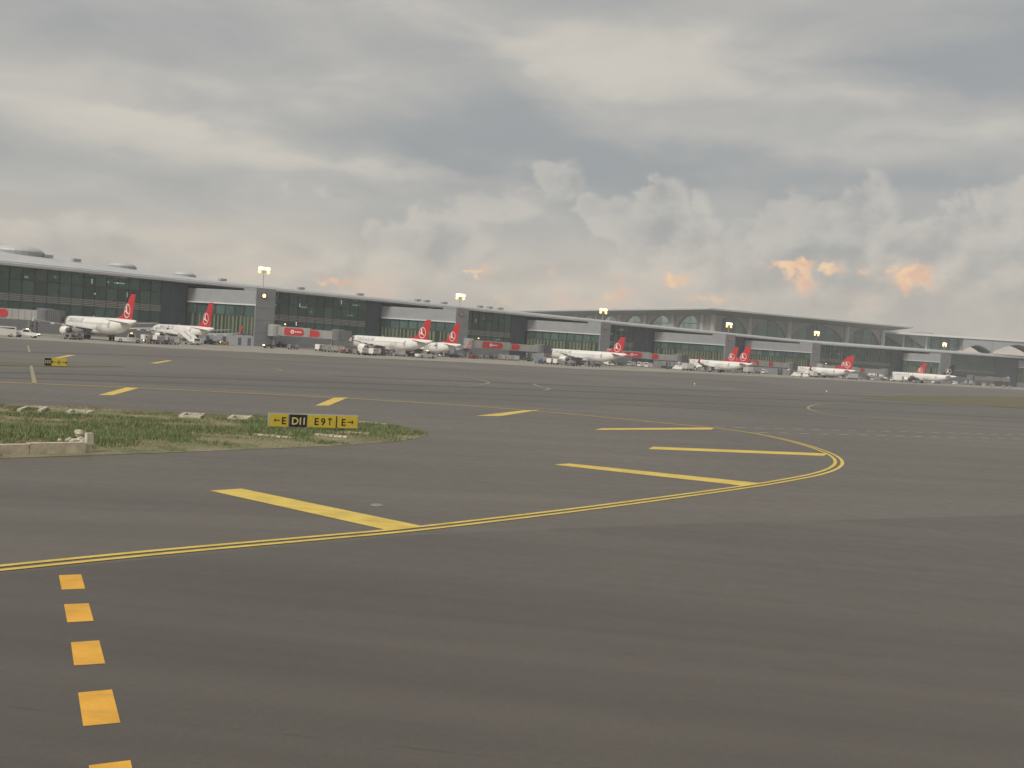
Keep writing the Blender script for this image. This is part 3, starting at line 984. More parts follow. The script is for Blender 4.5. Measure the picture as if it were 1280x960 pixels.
def tall_glass(t0, t1, lights=3):
    n = max(2, int((t1 - t0) / 3.6))
    fr = MB()
    lv = [(11.6, 0)]
    for i in range(n + 1):
        t = t0 + (t1 - t0) * i / n
        fr.box((*W(t, -.1).xy, (5.2 + eave(t)) / 2), (.22, .3, eave(t) - 5.2), R(44.6))
    zt = lambda t: eave(t) - .2
    mid = 15.6 + (eave((t0 + t1) / 2) - 19.35) * .5
    for z in (5.6, 9.3, 11.5, mid):
        a, b = W(t0, 0), W(t1, 0)
        fr.add([], [])
        fr.loft([[W(t0, -.02, z - .12), W(t0, -.3, z - .12), W(t0, -.3, z + .12), W(t0, -.02, z + .12)], [W(t1, -.02, z - .12), W(t1, -.3, z - .12), W(t1, -.3, z + .12), W(t1, -.02, z + .12)]])
    cw = part(fr, 'curtain_wall', M_DSTEEL)
    kids = []
    for i in range(n):
        a, b = t0 + (t1 - t0) * (i + .06) / n, t0 + (t1 - t0) * (i + .94) / n
        for z0, z1 in ((5.75, 9.15), (11.65, mid - .15), (mid + .15, None)):
            za = zt(a) if z1 is None else z1
            zb_ = zt(b) if z1 is None else z1
            kids.append(wall_piece(a, b, -.12, -.12, z0, za, zb_, .06).build('glass_pane', M_GLASS, cw))
    for k in range(4):
        z = 9.45 + k * .54
        kids.append(wall_piece(t0, t1, .04, .04, z, z + .27, z + .27, .12).build('louvre_slat', M_LOUV, cw))
    kids.append(wall_piece(t0, t1, -.35, -.35, 9.2, 11.6, 11.6, .1).build('louvre_backing', M_DARK, cw))
    kids.append(wall_piece(t0, t1, .1, .1, 0, 5.5, 5.5, .5).build('base_wall', M_GREY2, cw))
    for k in range(lights):
        t = t0 + (t1 - t0) * random.uniform(.05, .95)
        z = random.choice([17.3, 14.8, 13.2, 16.5, 8.0])
        ln = random.choice([.5, .5, 2.6, 3.4, .35])
        hg = .35 if ln > 1 else random.choice([.5, 1.6])
        o = wall_piece(t, min(t + ln, t1), -3.0, -3.0, z, z + hg, z + hg, .25).build('ceiling_lamp', M_LAMPW, cw)
        kids.append(o)
    to_local(pier, kids)
    for kk in kids:
        kk.matrix_parent_inverse = Matrix.Identity(4)
    return cw

def dark_panel(t0, t1):
    n = max(2, int((t1 - t0) / 3))
    kids = []
    back = part(wall_piece(t0, t1, -.5, -.5, 0, eave(t0) - .1, eave(t1) - .1, .4), 'dark_cladding_wall', M_DARK)
    for i in range(n):
        a, b = t0 + (t1 - t0) * (i + .03) / n, t0 + (t1 - t0) * (i + .97) / n
        wall_piece(a, b, -.42, -.42, .3, eave(a) - .3, eave(b) - .3, .07).build('dark_panel', M_DARK, back)

NODES = []
def node(pxl, pxa, pxb, tip, lit=False):
    """gate block running out from the facade to a tower at its outer corner"""
    tl = t_at(pxl, 0)
    ta, tb = t_at(pxa, tip), t_at(pxb, tip)
    e = eave(tl)
    top = e - 1.35
    k = e / 19.35
    grp = []
    # grey upper box
    blk = MB().prism([W(tl, .3).xy, W(ta, tip - .4).xy, W(tb, tip - .4).xy, W(tb + 2, .3).xy, W(tb + 2, -1).xy, W(tl, -1).xy], 13.5 * k, top)
    box_ = part(blk, 'gate_block', M_GREY)
    # cladding joints on the box as separate panels
    nb = max(3, int((Vector(W(ta, tip)) - Vector(W(tl, .3))).length / 7))
    for i in range(nb):
        s0, s1 = (i + .01) / nb, (i + .99) / nb
        wall_piece(tl + (ta - tl) * s0, tl + (ta - tl) * s1, .4 + (tip - .8) * s0, .4 + (tip - .8) * s1, 13.55 * k, top - .1, top - .1, .06).build('cladding_panel', M_GREY, box_)
    part(wall_piece(tl - .6, ta, .7, tip - .1, 13.2 * k, 13.6 * k, 13.6 * k, .8), 'ledge', M_FASC)
    # glazed wall under it
    gl = MB()
    L_ = (W(ta, tip) - W(tl, .3)).length
    n = max(6, int(L_ / 3.4))
    for i in range(n + 1):
        s = i / n
        p = W(tl + (ta - tl) * s, .2 + (tip - .9) * s)
        gl.box((p.x, p.y, 8.3 * k), (.18, .22, 10.4 * k), R(44.6))
    for z in (3.3 * k, 9.7 * k):
        gl.loft([[W(tl, .25, z), W(tl, -.1, z), W(tl, -.1, z + .25), W(tl, .25, z + .25)], [W(ta, tip - .85, z), W(ta, tip - 1.2, z), W(ta, tip - 1.2, z + .25), W(ta, tip - .85, z + .25)]])
    gw = part(gl, 'glazed_wall', M_DSTEEL)
    for i in range(n):
        s0, s1 = (i + .06) / n, (i + .94) / n
        for z0, z1 in ((3.6 * k, 9.6 * k), (10.0 * k, 13.2 * k)):
            wall_piece(tl + (ta - tl) * s0, tl + (ta - tl) * s1, .1 + (tip - .9) * s0, .1 + (tip - .9) * s1, z0, z1, z1, .06).build('glass_pane', M_GLASSF if z0 < 5 * k else M_GLASS, gw)
    # pale vertical sun blinds behind the lower glass
    nf = int(L_ / 1.45)
    for i in range(nf):
        s0 = (i + .15) / nf
        s1 = (i + random.choice([.55, .68, .78])) / nf
        if random.random() < .08:
            continue
        wall_piece(tl + (ta - tl) * s0, tl + (ta - tl) * s1, .34 + (tip - .9) * s0, .34 + (tip - .9) * s1, 3.7 * k, 9.5 * k, 9.5 * k, .1).build('sun_fin', M_FIN, gw)
    part(MB().prism([W(tl + 3, -.9).xy, W(ta + 1.5, tip - 3).xy, W(tb - .2, tip - 3).xy, W(tb + 1.8, -.9).xy], .1, 13.4 * k), 'inner_core', M_DARK)
    bw = part(wall_piece(tl, ta, .3, tip - .6, 0, 3.4 * k, 3.4 * k, .5), 'base_wall', M_GREY2)
    for s in (.3, .55, .78, .92):
        a = s * 1.0
        b = a + 1.3 / L_
        wall_piece(tl + (ta - tl) * a, tl + (ta - tl) * b, .36 + (tip - .9) * a, .36 + (tip - .9) * b, .05, 2.5, 2.5, .05).build('door', M_DARK, bw)
    # tower
    tw = part(MB().prism([W(ta, tip).xy, W(tb, tip).xy, W(tb, tip - 8).xy, W(ta, tip - 8).xy], 0, e - .25), 'tower', M_GREY2)
    mid = (ta + tb) / 2
    for z in (4.5, 8.5, 12.5, 16):
        wall_piece(ta + .15, tb - .15, tip + .03, tip + .03, z * k + .05, z * k + .12, z * k + .12, .04).build('panel_joint', M_DARK, tw)
    cpos = W(mid - .12 * (tb - ta), tip + .12, e - 2.7)
    ax = Vector((N2.x, N2.y, 0))
    MB().tube(cpos - ax * .1, cpos + ax * .12, .95, .95, 20).build('round_sign', M_REDD if not lit else M_DARK, tw)
    MB().tube(cpos + ax * .12, cpos + ax * .16, .62, .62, 16).build('sign_emblem', M_LAMPO if lit else M_SIGNE, tw)
    NODES.append((ta, tb, tip, e))

for a, b, c, tip, lit in [(233, 318, 342, 25, True), (475, 568, 583.5, 25, False), (657, 749, 761, 25, False), (816, 905, 917, 25, False), (929, 1013.5, 1024, 25, False),
                     (1127, 1174, 1187, 20, False), (1271, 1345, 1370, 20, False)]:
    node(a, b, c, tip, lit)
G = lambda px: t_at(px, 0)
glass_spans = [(T0, G(200), 18), (NODES[0][1] + 2, G(456), 9), (NODES[1][1] + 2, G(637), 5), (NODES[2][1] + 2, G(790), 5), (NODES[4][1] + 2, G(1111), 5), (NODES[5][1] + 2, G(1243), 4)]
for a, b, l in glass_spans:
    tall_glass(a, b, l)
for a, b in [(200, 233), (456, 475), (637, 657), (790, 816), (917, 929), (1111, 1127), (1243, 1271)]:
    ta = G(a)
    if a == 917:
        ta = NODES[3][1] + 2
    dark_panel(ta, G(b))
to_local(pier, PO)
tag(pier, 'long low grey airport terminal pier with green glass and pale metal roof', 'terminal')

# ------------------------------------------------------------------ floodlight masts above the towers
for i, (px, py) in enumerate([(330, 338), (575.5, 371), (754, 389), (911, 406.5), (1020.5, 417), (1180, 431)]):
    ta, tb, tip, e = NODES[i]
    o_ = tip - 4
    t = t_at(px, o_, 25)
    lo, hi = e, e + 30
    for _ in range(40):
        m_ = (lo + hi) / 2
        if proj(W(t, o_, m_))[1] > py:
            lo = m_
        else:
            hi = m_
    zt = lo
    base = W(t, o_, e - .25)
    root = empty('floodlight_mast', base, R(44.6))
    h = zt - base.z
    MB().tube((0, 0, 0), (0, 0, h), .16, .12, 8).build('pole', M_GREYP, root)
    MB().box((0, 0, h + .5), (4.4, .25, .2)).box((0, 0, h - .5), (4.0, .25, .2)).build('crossbar', M_STEEL, root)
    k = (zt / 25.0)
    for (x, z) in ((-1.7, .55), (-.85, .6), (0, .6), (.85, .6), (1.7, .55), (-1.75, -.55), (1.55, -.6)):
        for sy in (-.45,):
            lp = MB().lathe([(-.25, .12), (-.2, .34 * (1 + .09 * i)), (.3, .5 * (1 + .09 * i)), (.32, .3)], 'Y', (x * (1 + .05 * i), sy, h + z * (1 + .05 * i)), 10).build('lamp', M_LAMPC if (z > 0 and x != 0) else M_LAMP, root)
    tag(root, 'lit yellow floodlight mast on ' + ['the grey tower with a glowing round sign', 'the grey tower behind the two overlapping tails', 'the grey tower above the lone-tailed airliner', 'the grey tower right behind the twin red tails',
                                                  'the grey tower above the tail covering another', 'the grey tower by the black tail fin'][i], 'floodlight', 'lit floodlight masts on the pier towers')

# ------------------------------------------------------------------ great hall behind the pier
HC = Vector((147, 780))
HL = Vector((-25, 1148))          # far end of the left wall
HR = Vector((306, 858))           # end of the right wall
hall = empty('terminal_hall', (HC.x, HC.y, 0))
HO = []
def hpart(mb, name, m):
    o = mb.build(name, m, hall)
    HO.append(o)
    return o

def hall_wall(a, b, px_list, glass, htop, eave_z):
    """arched bays between columns seen at the given photo columns"""
    d = (b - a)
    Lw = d.length
    d = d.normalized()
    nn = Vector((d.y, -d.x))
    if nn.dot(-a) < 0:
        nn = -nn
    def s_at(px):
        lo, hi = 0.0, Lw * 1.3
        sgn = proj((*(a + d * hi), 30))[0] > proj((*a, 30))[0]
        for _ in range(50):
            m = (lo + hi) / 2
            if (proj((*(a + d * m), 30))[0] < px) == sgn:
                lo = m
            else:
                hi = m
        return (lo + hi) / 2
    ss = [s_at(p) for p in px_list]
    pt = lambda s, o, z: (a.x + d.x * s + nn.x * o, a.y + d.y * s + nn.y * o, z)
    for s in ss:
        hpart(MB().tube(pt(s, .8, 0), pt(s, .8, htop), 2.1, 1.9, 12), 'column', M_COLU)
    for i in range(len(ss) - 1):
        s0, s1 = ss[i], ss[i + 1]
        w = (s1 - s0)
        r = w / 2 - 1.7
        cx = (s0 + s1) / 2
        spring = htop - min(r, 17) - .5
        K = 18
        arc = [(cx + r * math.cos(math.pi * j / K), spring + min(r, 17) * math.sin(math.pi * j / K)) for j in range(K + 1)]
        mb = MB()
        outer = []
        for (x, z) in arc:
            outer.append((x, htop + .02))
        front = [pt(x, 0, z) for x, z in arc]
        ftop = [pt(min(max(x, s0 + .1), s1 - .1), 0, htop) for x, z in arc]
        back = [pt(x, -2.5, z) for x, z in arc]
        btop = [pt(x, -2.5, htop) for x, z in arc]
        n = K + 1
        mb.add(front + ftop + back + btop, [(j, j + 1, n + j + 1, n + j) for j in range(K)] + [(j, 2 * n + j, 2 * n + j + 1, j + 1) for j in range(K)])
        # side strips from arch foot to column
        for (xa, xb) in ((s1 - 1.6, s1), (s0, s0 + 1.6)):
            mb.loft([[pt(xa, 0, 0), pt(xb, 0, 0), pt(xb, -2.5, 0), pt(xa, -2.5, 0)], [pt(xa, 0, htop), pt(xb, 0, htop), pt(xb, -2.5, htop), pt(xa, -2.5, htop)]])
        hpart(mb, 'arch_panel', M_STONE)
        ng = max(3, int(w / 9))
        g0 = None
        for g in range(ng):
            x0, x1 = s0 + 1 + (w - 2) * (g + .03) / ng, s0 + 1 + (w - 2) * (g + .97) / ng
            q = MB().loft([[pt(x0, -1.4, 0), pt(x1, -1.4, 0), pt(x1, -1.6, 0), pt(x0, -1.6, 0)], [pt(x0, -1.4, htop), pt(x1, -1.4, htop), pt(x1, -1.6, htop), pt(x0, -1.6, htop)]])
            hpart(q, 'glass_pane', glass)
        rings = [[pt(x, -.9, z) for z in (0, htop)] for x in ()]
        mull = MB()
        for z in range(12, int(htop), 7):
            mull.loft([[pt(s0 + 1, -1.35, z), pt(s0 + 1, -1.35, z + .5), pt(s0 + 1, -1.2, z + .5), pt(s0 + 1, -1.2, z)], [pt(s1 - 1, -1.35, z), pt(s1 - 1, -1.35, z + .5), pt(s1 - 1, -1.2, z + .5), pt(s1 - 1, -1.2, z)]])
        hpart(mull, 'glazing_bar', M_STEEL)
    return pt, ss

HT = 40.0
_a, _b = (HL - HC).normalized(), (HR - HC).normalized()
hpart(MB().prism([(HC - _a * .4 - _b * .4)[:], (HC + _b * 8 - _a * .4)[:], (HC + _b * 8 + _a * 16)[:], (HC + _a * 16 - _b * .4)[:]], 0, HT), 'corner_pier', M_STONE)
ptl, sl = hall_wall(HC, HL, [879, 842.5, 807.5, 775.6, 746.5, 720, 697, 676, 657, 640], M_GLASSB, HT, HT)
ptr, sr = hall_wall(HC, HR, [886, 935.5, 985, 1057, 1102], M_GLASSD, HT, HT)
# interior core so nothing shows through the glass but dim depth
core = [HC + (HL - HC).normalized() * 14 + (HR - HC).normalized() * 14, HL + (HR - HC).normalized() * 14, HL + (HR - HC) , HR + (HL - HC).normalized() * 14 - (HR - HC).normalized() * 4]
hpart(MB().prism([c[:] for c in core], 0, HT - 1), 'inner_core', M_INT)
# oversailing roof: thin bright lip above a dark tapered soffit
dl, dr = (HL - HC).normalized(), (HR - HC).normalized()
def roof_ring(ov, z):
    c = HC - dl * ov - dr * ov
    return [(*c, z), (*(HR + dr * 13 * ov / 14 - dl * ov), z), (*(HR + dr * 13 * ov / 14 + dl * 360), z), (*(HL - dr * ov), z)]
hpart(MB().loft([roof_ring(1, HT - .4), roof_ring(14, HT + 2.6)]), 'soffit', M_ROOFD)
hpart(MB().loft([roof_ring(14, HT + 2.62), roof_ring(14.3, HT + 3.9), roof_ring(12, HT + 4.4)]), 'roof_edge', M_FASC)
hpart(MB().loft([roof_ring(10, HT + 4.42), roof_ring(-60, HT + 6.0)]), 'roof', M_ROOF)
for px in (668, 690, 716, 742, 770, 800, 833, 868):
    lo, hi = 0.0, 420.0
    for _ in range(40):
        m_ = (lo + hi) / 2
        if proj((*(HC + dl * m_ + dr * 16), HT + 6))[0] > px:
            lo = m_
        else:
            hi = m_
    c = HC + dl * lo + dr * 16
    rad = 7.5 if px > 760 else 6.5
    hpart(MB().lathe([(0, rad), (1.0, rad * .95), (2.0, rad * .7), (2.6, rad * .35), (2.7, .2)], 'Z', (c.x, c.y, HT + 4.3), 16), 'roof_dome', M_ROOFD)
for p in ((925, 398), (965, 408), (1010, 406)):
    s = 40
to_local(hall, HO)
tag(hall, 'tall main terminal hall with arched glass bays and oversailing flat roof', 'terminal')

# link building with an arched canopy to the right of the hall
link_b = empty('canopy_building', (330, 872, 0))
LO = []
def lpart(mb, name, m):
    o = mb.build(name, m, link_b)
    LO.append(o)
    return o
def at_depth(px, py, Y):
    d = ray(px, py)
    s = Y / d.y
    return Vector((d.x * s, Y, CAM_H + d.z * s))
CY = 876.0
ZT = at_depth(1180, 421, CY).z
x0, x1 = at_depth(1096, 415, CY).x, at_depth(1420, 440, CY).x
lpart(MB().box(((x0 + x1) / 2, CY + 30, ZT + .6), (x1 - x0, 66, 1.6)), 'roof', M_FASC)
xg = at_depth(1203, 425, CY).x
wn = 9
for i in range(wn):
    a, b = x0 + 3 + (xg - x0 - 3) * (i + .04) / wn, x0 + 3 + (xg - x0 - 3) * (i + .96) / wn
    lpart(MB().box(((a + b) / 2, CY + 8, ZT / 2), (b - a, .3, ZT - .6)), 'glass_pane', M_GLASSD)
lpart(MB().box(((x0 + 3 + xg) / 2, CY + 20, ZT / 2), (xg - x0 - 4, 8, ZT - 1)), 'inner_core', M_INT)
def canopy_arch(pa, pb, ztop_px, foot):
    xa, xb = at_depth(pa, 430, CY).x, at_depth(pb, 430, CY).x
    cx, hw_ = (xa + xb) / 2, (xb - xa) / 2
    zc = at_depth((pa + pb) / 2, ztop_px, CY).z
    K = 20
    mb = MB()
    arc = []
    for j in range(K + 1):
        s = -1 + 2 * j / K
        arc.append((cx + hw_ * s, foot + (zc - foot) * (1 - abs(s) ** 1.6)))
    rings = []
    for x, z in arc:
        rings.append([(x, CY - 2, z), (x, CY - 2, ZT - .1), (x, CY + 22, ZT - .1), (x, CY + 22, z)])
    mb.loft(rings)
    return lpart(mb, 'canopy_vault', M_GREY)
FT = at_depth(1239, 440.5, CY).z
canopy_arch(1203, 1239, 431.5, FT)
canopy_arch(1239.3, 1303, 431, FT)
canopy_arch(1303.3, 1367, 433, FT)
for px in (1239, 1303, 1367):
    x = at_depth(px, 440, CY).x
    lpart(MB().box((x, CY + 8, FT / 2), (2.2, 18, FT)), 'column', M_COLU)
for px in (1116, 1145):
    xa = at_depth(px, 425, CY).x
    mb = MB()
    mb.loft([[(xa - 8, CY + 4, ZT - .2), (xa + 10, CY + 4, ZT - .2), (xa + 10, CY + 7.6, ZT - .2), (xa - 8, CY + 7.6, ZT - .2)], [(xa + 8, CY + 6, ZT - 9), (xa + 10, CY + 6, ZT - 9), (xa + 10, CY + 7.6, ZT - 9), (xa + 8, CY + 7.6, ZT - 9)]])
    lpart(mb, 'bracket', M_GREY)
    lpart(MB().box((xa + 11, CY + 6, ZT / 2), (1.6, 1.6, ZT - .4)), 'column', M_COLU)
for px in (1117, 1146, 1160):
    x = at_depth(px, 414, CY + 14).x
    lpart(MB().lathe([(0, 6.0), (.8, 5.6), (1.6, 4), (2.0, .3)], 'Z', (x, CY + 14, ZT + 1.35), 16), 'roof_dome', M_ROOFD)
to_local(link_b, LO)
tag(link_b, 'lower flat-roofed building with open arched canopy adjoining the great hall', 'terminal')

# ------------------------------------------------------------------ aircraft
def wing_section(x_le, chord, y, z, thick):
    """closed section ring in the x-z plane at span y; nose is +x"""
    t = thick * chord
    pr = [(0, 0), (.08, .45), (.3, .55), (.65, .33), (1, .02), (.65, -.25), (.3, -.42), (.08, -.35)]
    return [(x_le - c * chord, y, z + k * t) for c, k in pr]

def fus_ring(x, r, z, n=24, flat=1.0):
    return [(x, r * math.cos(2 * math.pi * i / n), z + r * 1.04 * math.sin(2 * math.pi * i / n)) for i in range(n)]

def make_airliner(L, RF, zc, span, wing_root, fin_top, winglet, engine):
    """nose towards +x; the tail end at x = 0, y to the left, ground at z = 0"""
    root = empty('airliner')
    st = [(0, .05, -.55), (.25, .42, -.5), (.8, .82, -.38), (1.6, 1.2, -.24), (2.6, 1.52, -.12), (4.0, 1.80, -.03), (5.6, 1.95, 0), (7.2, RF, 0)]
    tl = [(13.0, RF, 0), (10.5, RF * .96, .09), (8.0, RF * .84, .33), (5.5, RF * .66, .66), (3.2, RF * .45, 1.0), (1.4, RF * .27, 1.3), (.3, RF * .17, 1.45), (0, RF * .10, 1.47)]
    rings = [fus_ring(L - s, r * RF / 1.98, zc + dz) for s, r, dz in st]
    rings += [fus_ring(x, RF, zc) for x in (L - 12, L * .5)]
    rings += [fus_ring(x, r, zc + dz) for x, r, dz in tl]
    fus = MB().loft(rings).build('fuselage', M_WHITE, root, True)
    rad_at = lambda x: RF
    # belly fairing
    rr = []
    for s, w, h in ((0, .3, .2), (1.5, 1.6, .7), (4, 2.05, .95), (8, 2.05, .95), (10.5, 1.5, .7), (12, .3, .2)):
        rr.append([(wing_root + 1.5 - s, w * math.cos(2 * math.pi * i / 16), zc - RF * .78 + h * math.sin(2 * math.pi * i / 16)) for i in range(16)])
    MB().loft(rr).build('belly_fairing', M_GREYP, root, True)
    # cockpit windows, cabin windows, doors
    for s in (-1, 1):
        wq = MB()
        for k, (xa, xb, ya, yb) in enumerate([(2.05, 2.75, .32, .95), (2.75, 3.4, .9, 1.32)]):
            pass
        pts = []
        for x, ang in ((1.7, 52), (2.35, 57), (3.1, 38), (2.7, 26), (1.95, 34)):
            s_ = x
            r = 1.2 + (1.52 - 1.2) * (s_ - 1.6) if s_ < 2.6 else 1.52 + .2 * (s_ - 2.6)
            dz = -.24 + .12 * (s_ - 1.6)
            a = R(ang)
            pts.append((L - s_, s * (r + .03) * math.cos(a), zc + dz + (r + .03) * 1.04 * math.sin(a)))
        MB().add(pts, [tuple(range(5))]).build('cockpit_window', M_WIN, fus)
        cw = MB()
        n = int((L - 18) / .54)
        for i in range(n):
            x = L - 7.5 - i * .54
            a0, a1 = R(9), R(18)
            y0, z0 = (RF + .012) * math.cos(a0), zc + (RF + .012) * 1.04 * math.sin(a0)
            y1, z1 = (RF + .012) * math.cos(a1), zc + (RF + .012) * 1.04 * math.sin(a1)
            cw.add([(x, s * y0, z0), (x - .25, s * y0, z0), (x - .25, s * y1, z1), (x, s * y1, z1)], [(0, 1, 2, 3)])
        o = cw.build('cabin_windows', M_SWIRL, fus)
        o['kind'] = 'stuff'
        for x in (L - 6.2, 11.4):
            dmb = MB()
            ang = [R(q) for q in (-14, 0, 14, 28, 36)]
            rf = RF + .02 if x > 13 else RF * .975 + .03
            ring = [(x, s * rf * math.cos(a), zc + (.06 if x < 13 else 0) + rf * 1.04 * math.sin(a)) for a in ang] 
            ring2 = [(x - .85, p[1], p[2]) for p in ring]
            dmb.add(ring + ring2, [(j, j + 1, 5 + j + 1, 5 + j) for j in range(4)])
            dmb.build('door', M_GREYP, fus)
    # fin
    xf = [(8.6, 2.3, zc + RF * .86), (3.15, .95, fin_top)]
    def fin_y(u, v):
        th = .30 * (1 - v) + .13 * v
        return th * (1 - (abs(u - .4) / .62) ** 2) if abs(u - .4) < .62 else 0.0
    secs = []
    for v in (0, .5, 1):
        le = xf[0][0] + (xf[1][0] - xf[0][0]) * v
        te = xf[0][1] + (xf[1][1] - xf[0][1]) * v
        z = xf[0][2] + (xf[1][2] - xf[0][2]) * v
        up = [(le + (te - le) * u, fin_y(u, v), z) for u in (0, .1, .25, .4, .6, .8, 1)]
        dn = [(p[0], -p[1] - .004, p[2]) for p in reversed(up)]
        secs.append(up + dn)
    fmb = MB().loft(secs)
    fmb.add([(8.6, .0, zc + RF * .95), (12.2, 0, zc + RF * .97), (7.6, 0, zc + RF * 1.25 + .35), (8.3, .16, zc + RF * .95), (8.3, -.16, zc + RF * .95)], [(1, 3, 2), (1, 2, 4), (1, 4, 3), (2, 3, 4)])
    fin = fmb.build('tail_fin', M_RED, root)
    def fp(x, z, s):
        v = (z - xf[0][2]) / (xf[1][2] - xf[0][2])
        le = xf[0][0] + (xf[1][0] - xf[0][0]) * v
        te = xf[0][1] + (xf[1][1] - xf[0][1]) * v
        u = (le - x) / (le - te)
        return (x, s * (fin_y(max(0, min(1, u)), v) + .05), z)
    cz = xf[0][2] + (fin_top - xf[0][2]) * .36
    cx = 4.55
    r1 = 1.72
    for s in (-1, 1):
        ring = MB()
        K = 28
        a_ = [fp(cx + r1 * math.cos(2 * math.pi * i / K) * .92 + .0, cz + r1 * math.sin(2 * math.pi * i / K), s) for i in range(K)]
        b_ = [fp(cx + (r1 - .2) * math.cos(2 * math.pi * i / K) * .92, cz + (r1 - .2) * math.sin(2 * math.pi * i / K), s) for i in range(K)]
        ring.add(a_ + b_, [(i, (i + 1) % K, K + (i + 1) % K, K + i) for i in range(K)])
        ring.build('emblem_ring', M_WHITEG, fin)
        q = [(cx + .55, cz + 1.62), (cx + .15, cz + 1.0), (cx + .05, cz + .2), (cx - .15, cz - .35), (cx - 1.45, cz - .85), (cx - .2, cz - .65), (cx + .9, cz - .28), (cx + 1.5, cz - .3), (cx + .85, cz - .05), (cx + .62, cz + .6), (cx + .62, cz + 1.2)]
        pts = [fp(x, z, s) for x, z in q]
        cen = fp(cx + .35, cz - .1, s)
        MB().add(pts + [cen], [(i, (i + 1) % len(q), len(q)) for i in range(len(q))]).build('emblem_bird', M_WHITEG, fin)
    # tailplane
    for s in (-1, 1):
        MB().loft([wing_section(6.3, 4.0, s * .5, zc + .95, .10), wing_section(2.4, 1.4, s * 6.2, zc + 1.5, .09)]).build('tailplane', M_GREYP, root)
    # wings
    for s in (-1, 1):
        h = span / 2
        zr = zc - RF * .55
        secs = [wing_section(wing_root, 7.2, s * 1.2, zr, .12), wing_section(wing_root - 2.7, 4.1, s * 6.0, zr + .45, .11), wing_section(wing_root - .53 * (h - 1.2), 1.5, s * h, zr + .095 * h, .10)]
        wg = MB().loft(secs).build('wing', M_GREYP, root)
        xt = wing_root - .53 * (h - 1.2)
        zt = zr + .095 * h
        if winglet:
            MB().loft([wing_section(xt, 1.5, s * h, zt, .09), wing_section(xt - .5, 1.15, s * (h + .55), zt + .45, .09), wing_section(xt - 1.5, .55, s * (h + 1.0), zt + 2.5, .09)]).build('winglet', M_RED, wg)
        else:
            MB().loft([[(xt, s * h, zt - .5), (xt - 1.4, s * h, zt - .4), (xt - 1.6, s * (h + .03), zt + .6), (xt - .9, s * h, zt + .65)], [(xt, s * (h + .06), zt - .5), (xt - 1.4, s * (h + .06), zt - .4), (xt - 1.6, s * (h + .09), zt + .6), (xt - .9, s * (h + .06), zt + .65)]]).build('wingtip_fence', M_GREYP, wg)
        for yy in (6.5, 9.6, 12.6):
            k = (yy - 1.2) / (h - 1.2)
            xl = wing_root - 4.6 - .53 * .8 * (yy - 1.2) + .9
            MB().lathe([(-1.9, .03), (-1.0, .22), (.4, .26), (1.2, .05)], 'X', (xl - .6, s * yy, zr + .095 * yy - .35), 8).build('flap_fairing', M_GREYP, wg)
        # engine
        ex, ey, ez, er = engine
        nac = MB().lathe([(0, er * .82), (.0, er * .9), (-.25, er), (-1.2, er * 1.06), (-2.4, er * .98), (-3.2, er * .78), (-3.2, er * .72)], 'X', (ex, s * ey, ez), 20, True).build('engine', M_WHITE, root, True)
        MB().lathe([(.012, er * .8), (.02, .02)], 'X', (ex, s * ey, ez), 20).build('intake', M_DSTEEL, nac)
        MB().lathe([(-3.1, er * .62), (-4.1, er * .42), (-4.9, er * .12)], 'X', (ex, s * ey, ez), 16).build('exhaust', M_DSTEEL, nac)
        MB().loft([[(ex - .9, s * ey - .14, ez + er * .9), (ex - .9, s * ey + .14, ez + er * .9), (ex - 4.0, s * ey + .12, ez + er * .5), (ex - 4.0, s * ey - .12, ez + er * .5)],
                   [(ex - 2.0, s * ey - .14, zr + .75), (ex - 2.0, s * ey + .14, zr + .75), (ex - 5.4, s * ey + .12, zr + .35), (ex - 5.4, s * ey - .12, zr + .35)]]).build('pylon', M_GREYP, root)
        # main gear
        gx = wing_root - 6.0
        g = MB().tube((gx, s * 3.8, .55), (gx, s * 3.5, zr), .14, .18, 8).tube((gx, s * 3.8 - .55, .58), (gx, s * 3.8 + .55, .58), .09, .09, 8).box((gx - .1, s * 3.2, 1.5), (.9, .08, 1.2)).build('main_gear', M_STEEL, root)
        for dy in (-.46, .46):
            MB().lathe([(-.2, .42), (-.17, .56), (.17, .56), (.2, .42)], 'Y', (gx, s * 3.8 + dy, .56), 16).build('wheel', M_BLACK, g)
    g = MB().tube((L - 5.2, 0, .4), (L - 5.2, 0, zc - 1.2), .09, .13, 8).tube((L - 5.2, -.32, .4), (L - 5.2, .32, .4), .06, .06, 8).build('nose_gear', M_STEEL, root)
    for dy in (-.25, .25):
        MB().lathe([(-.12, .3), (-.1, .39), (.1, .39), (.12, .3)], 'Y', (L - 5.2, dy, .39), 14).build('wheel', M_BLACK, g)
    # titles and the pale swirl, wrapped onto the skin
    def wrap(me, x0, zmid, s):
        for v in me.vertices:
            x, z = v.co.x, v.co.y
            dz = max(-RF * .98, min(RF * .98, (z + zmid - zc) / 1.04))
            v.co = (x0 - x if s > 0 else x0 + x, s * (math.sqrt(max(0.0, RF * RF - dz * dz)) + .03), z + zmid)
        return me
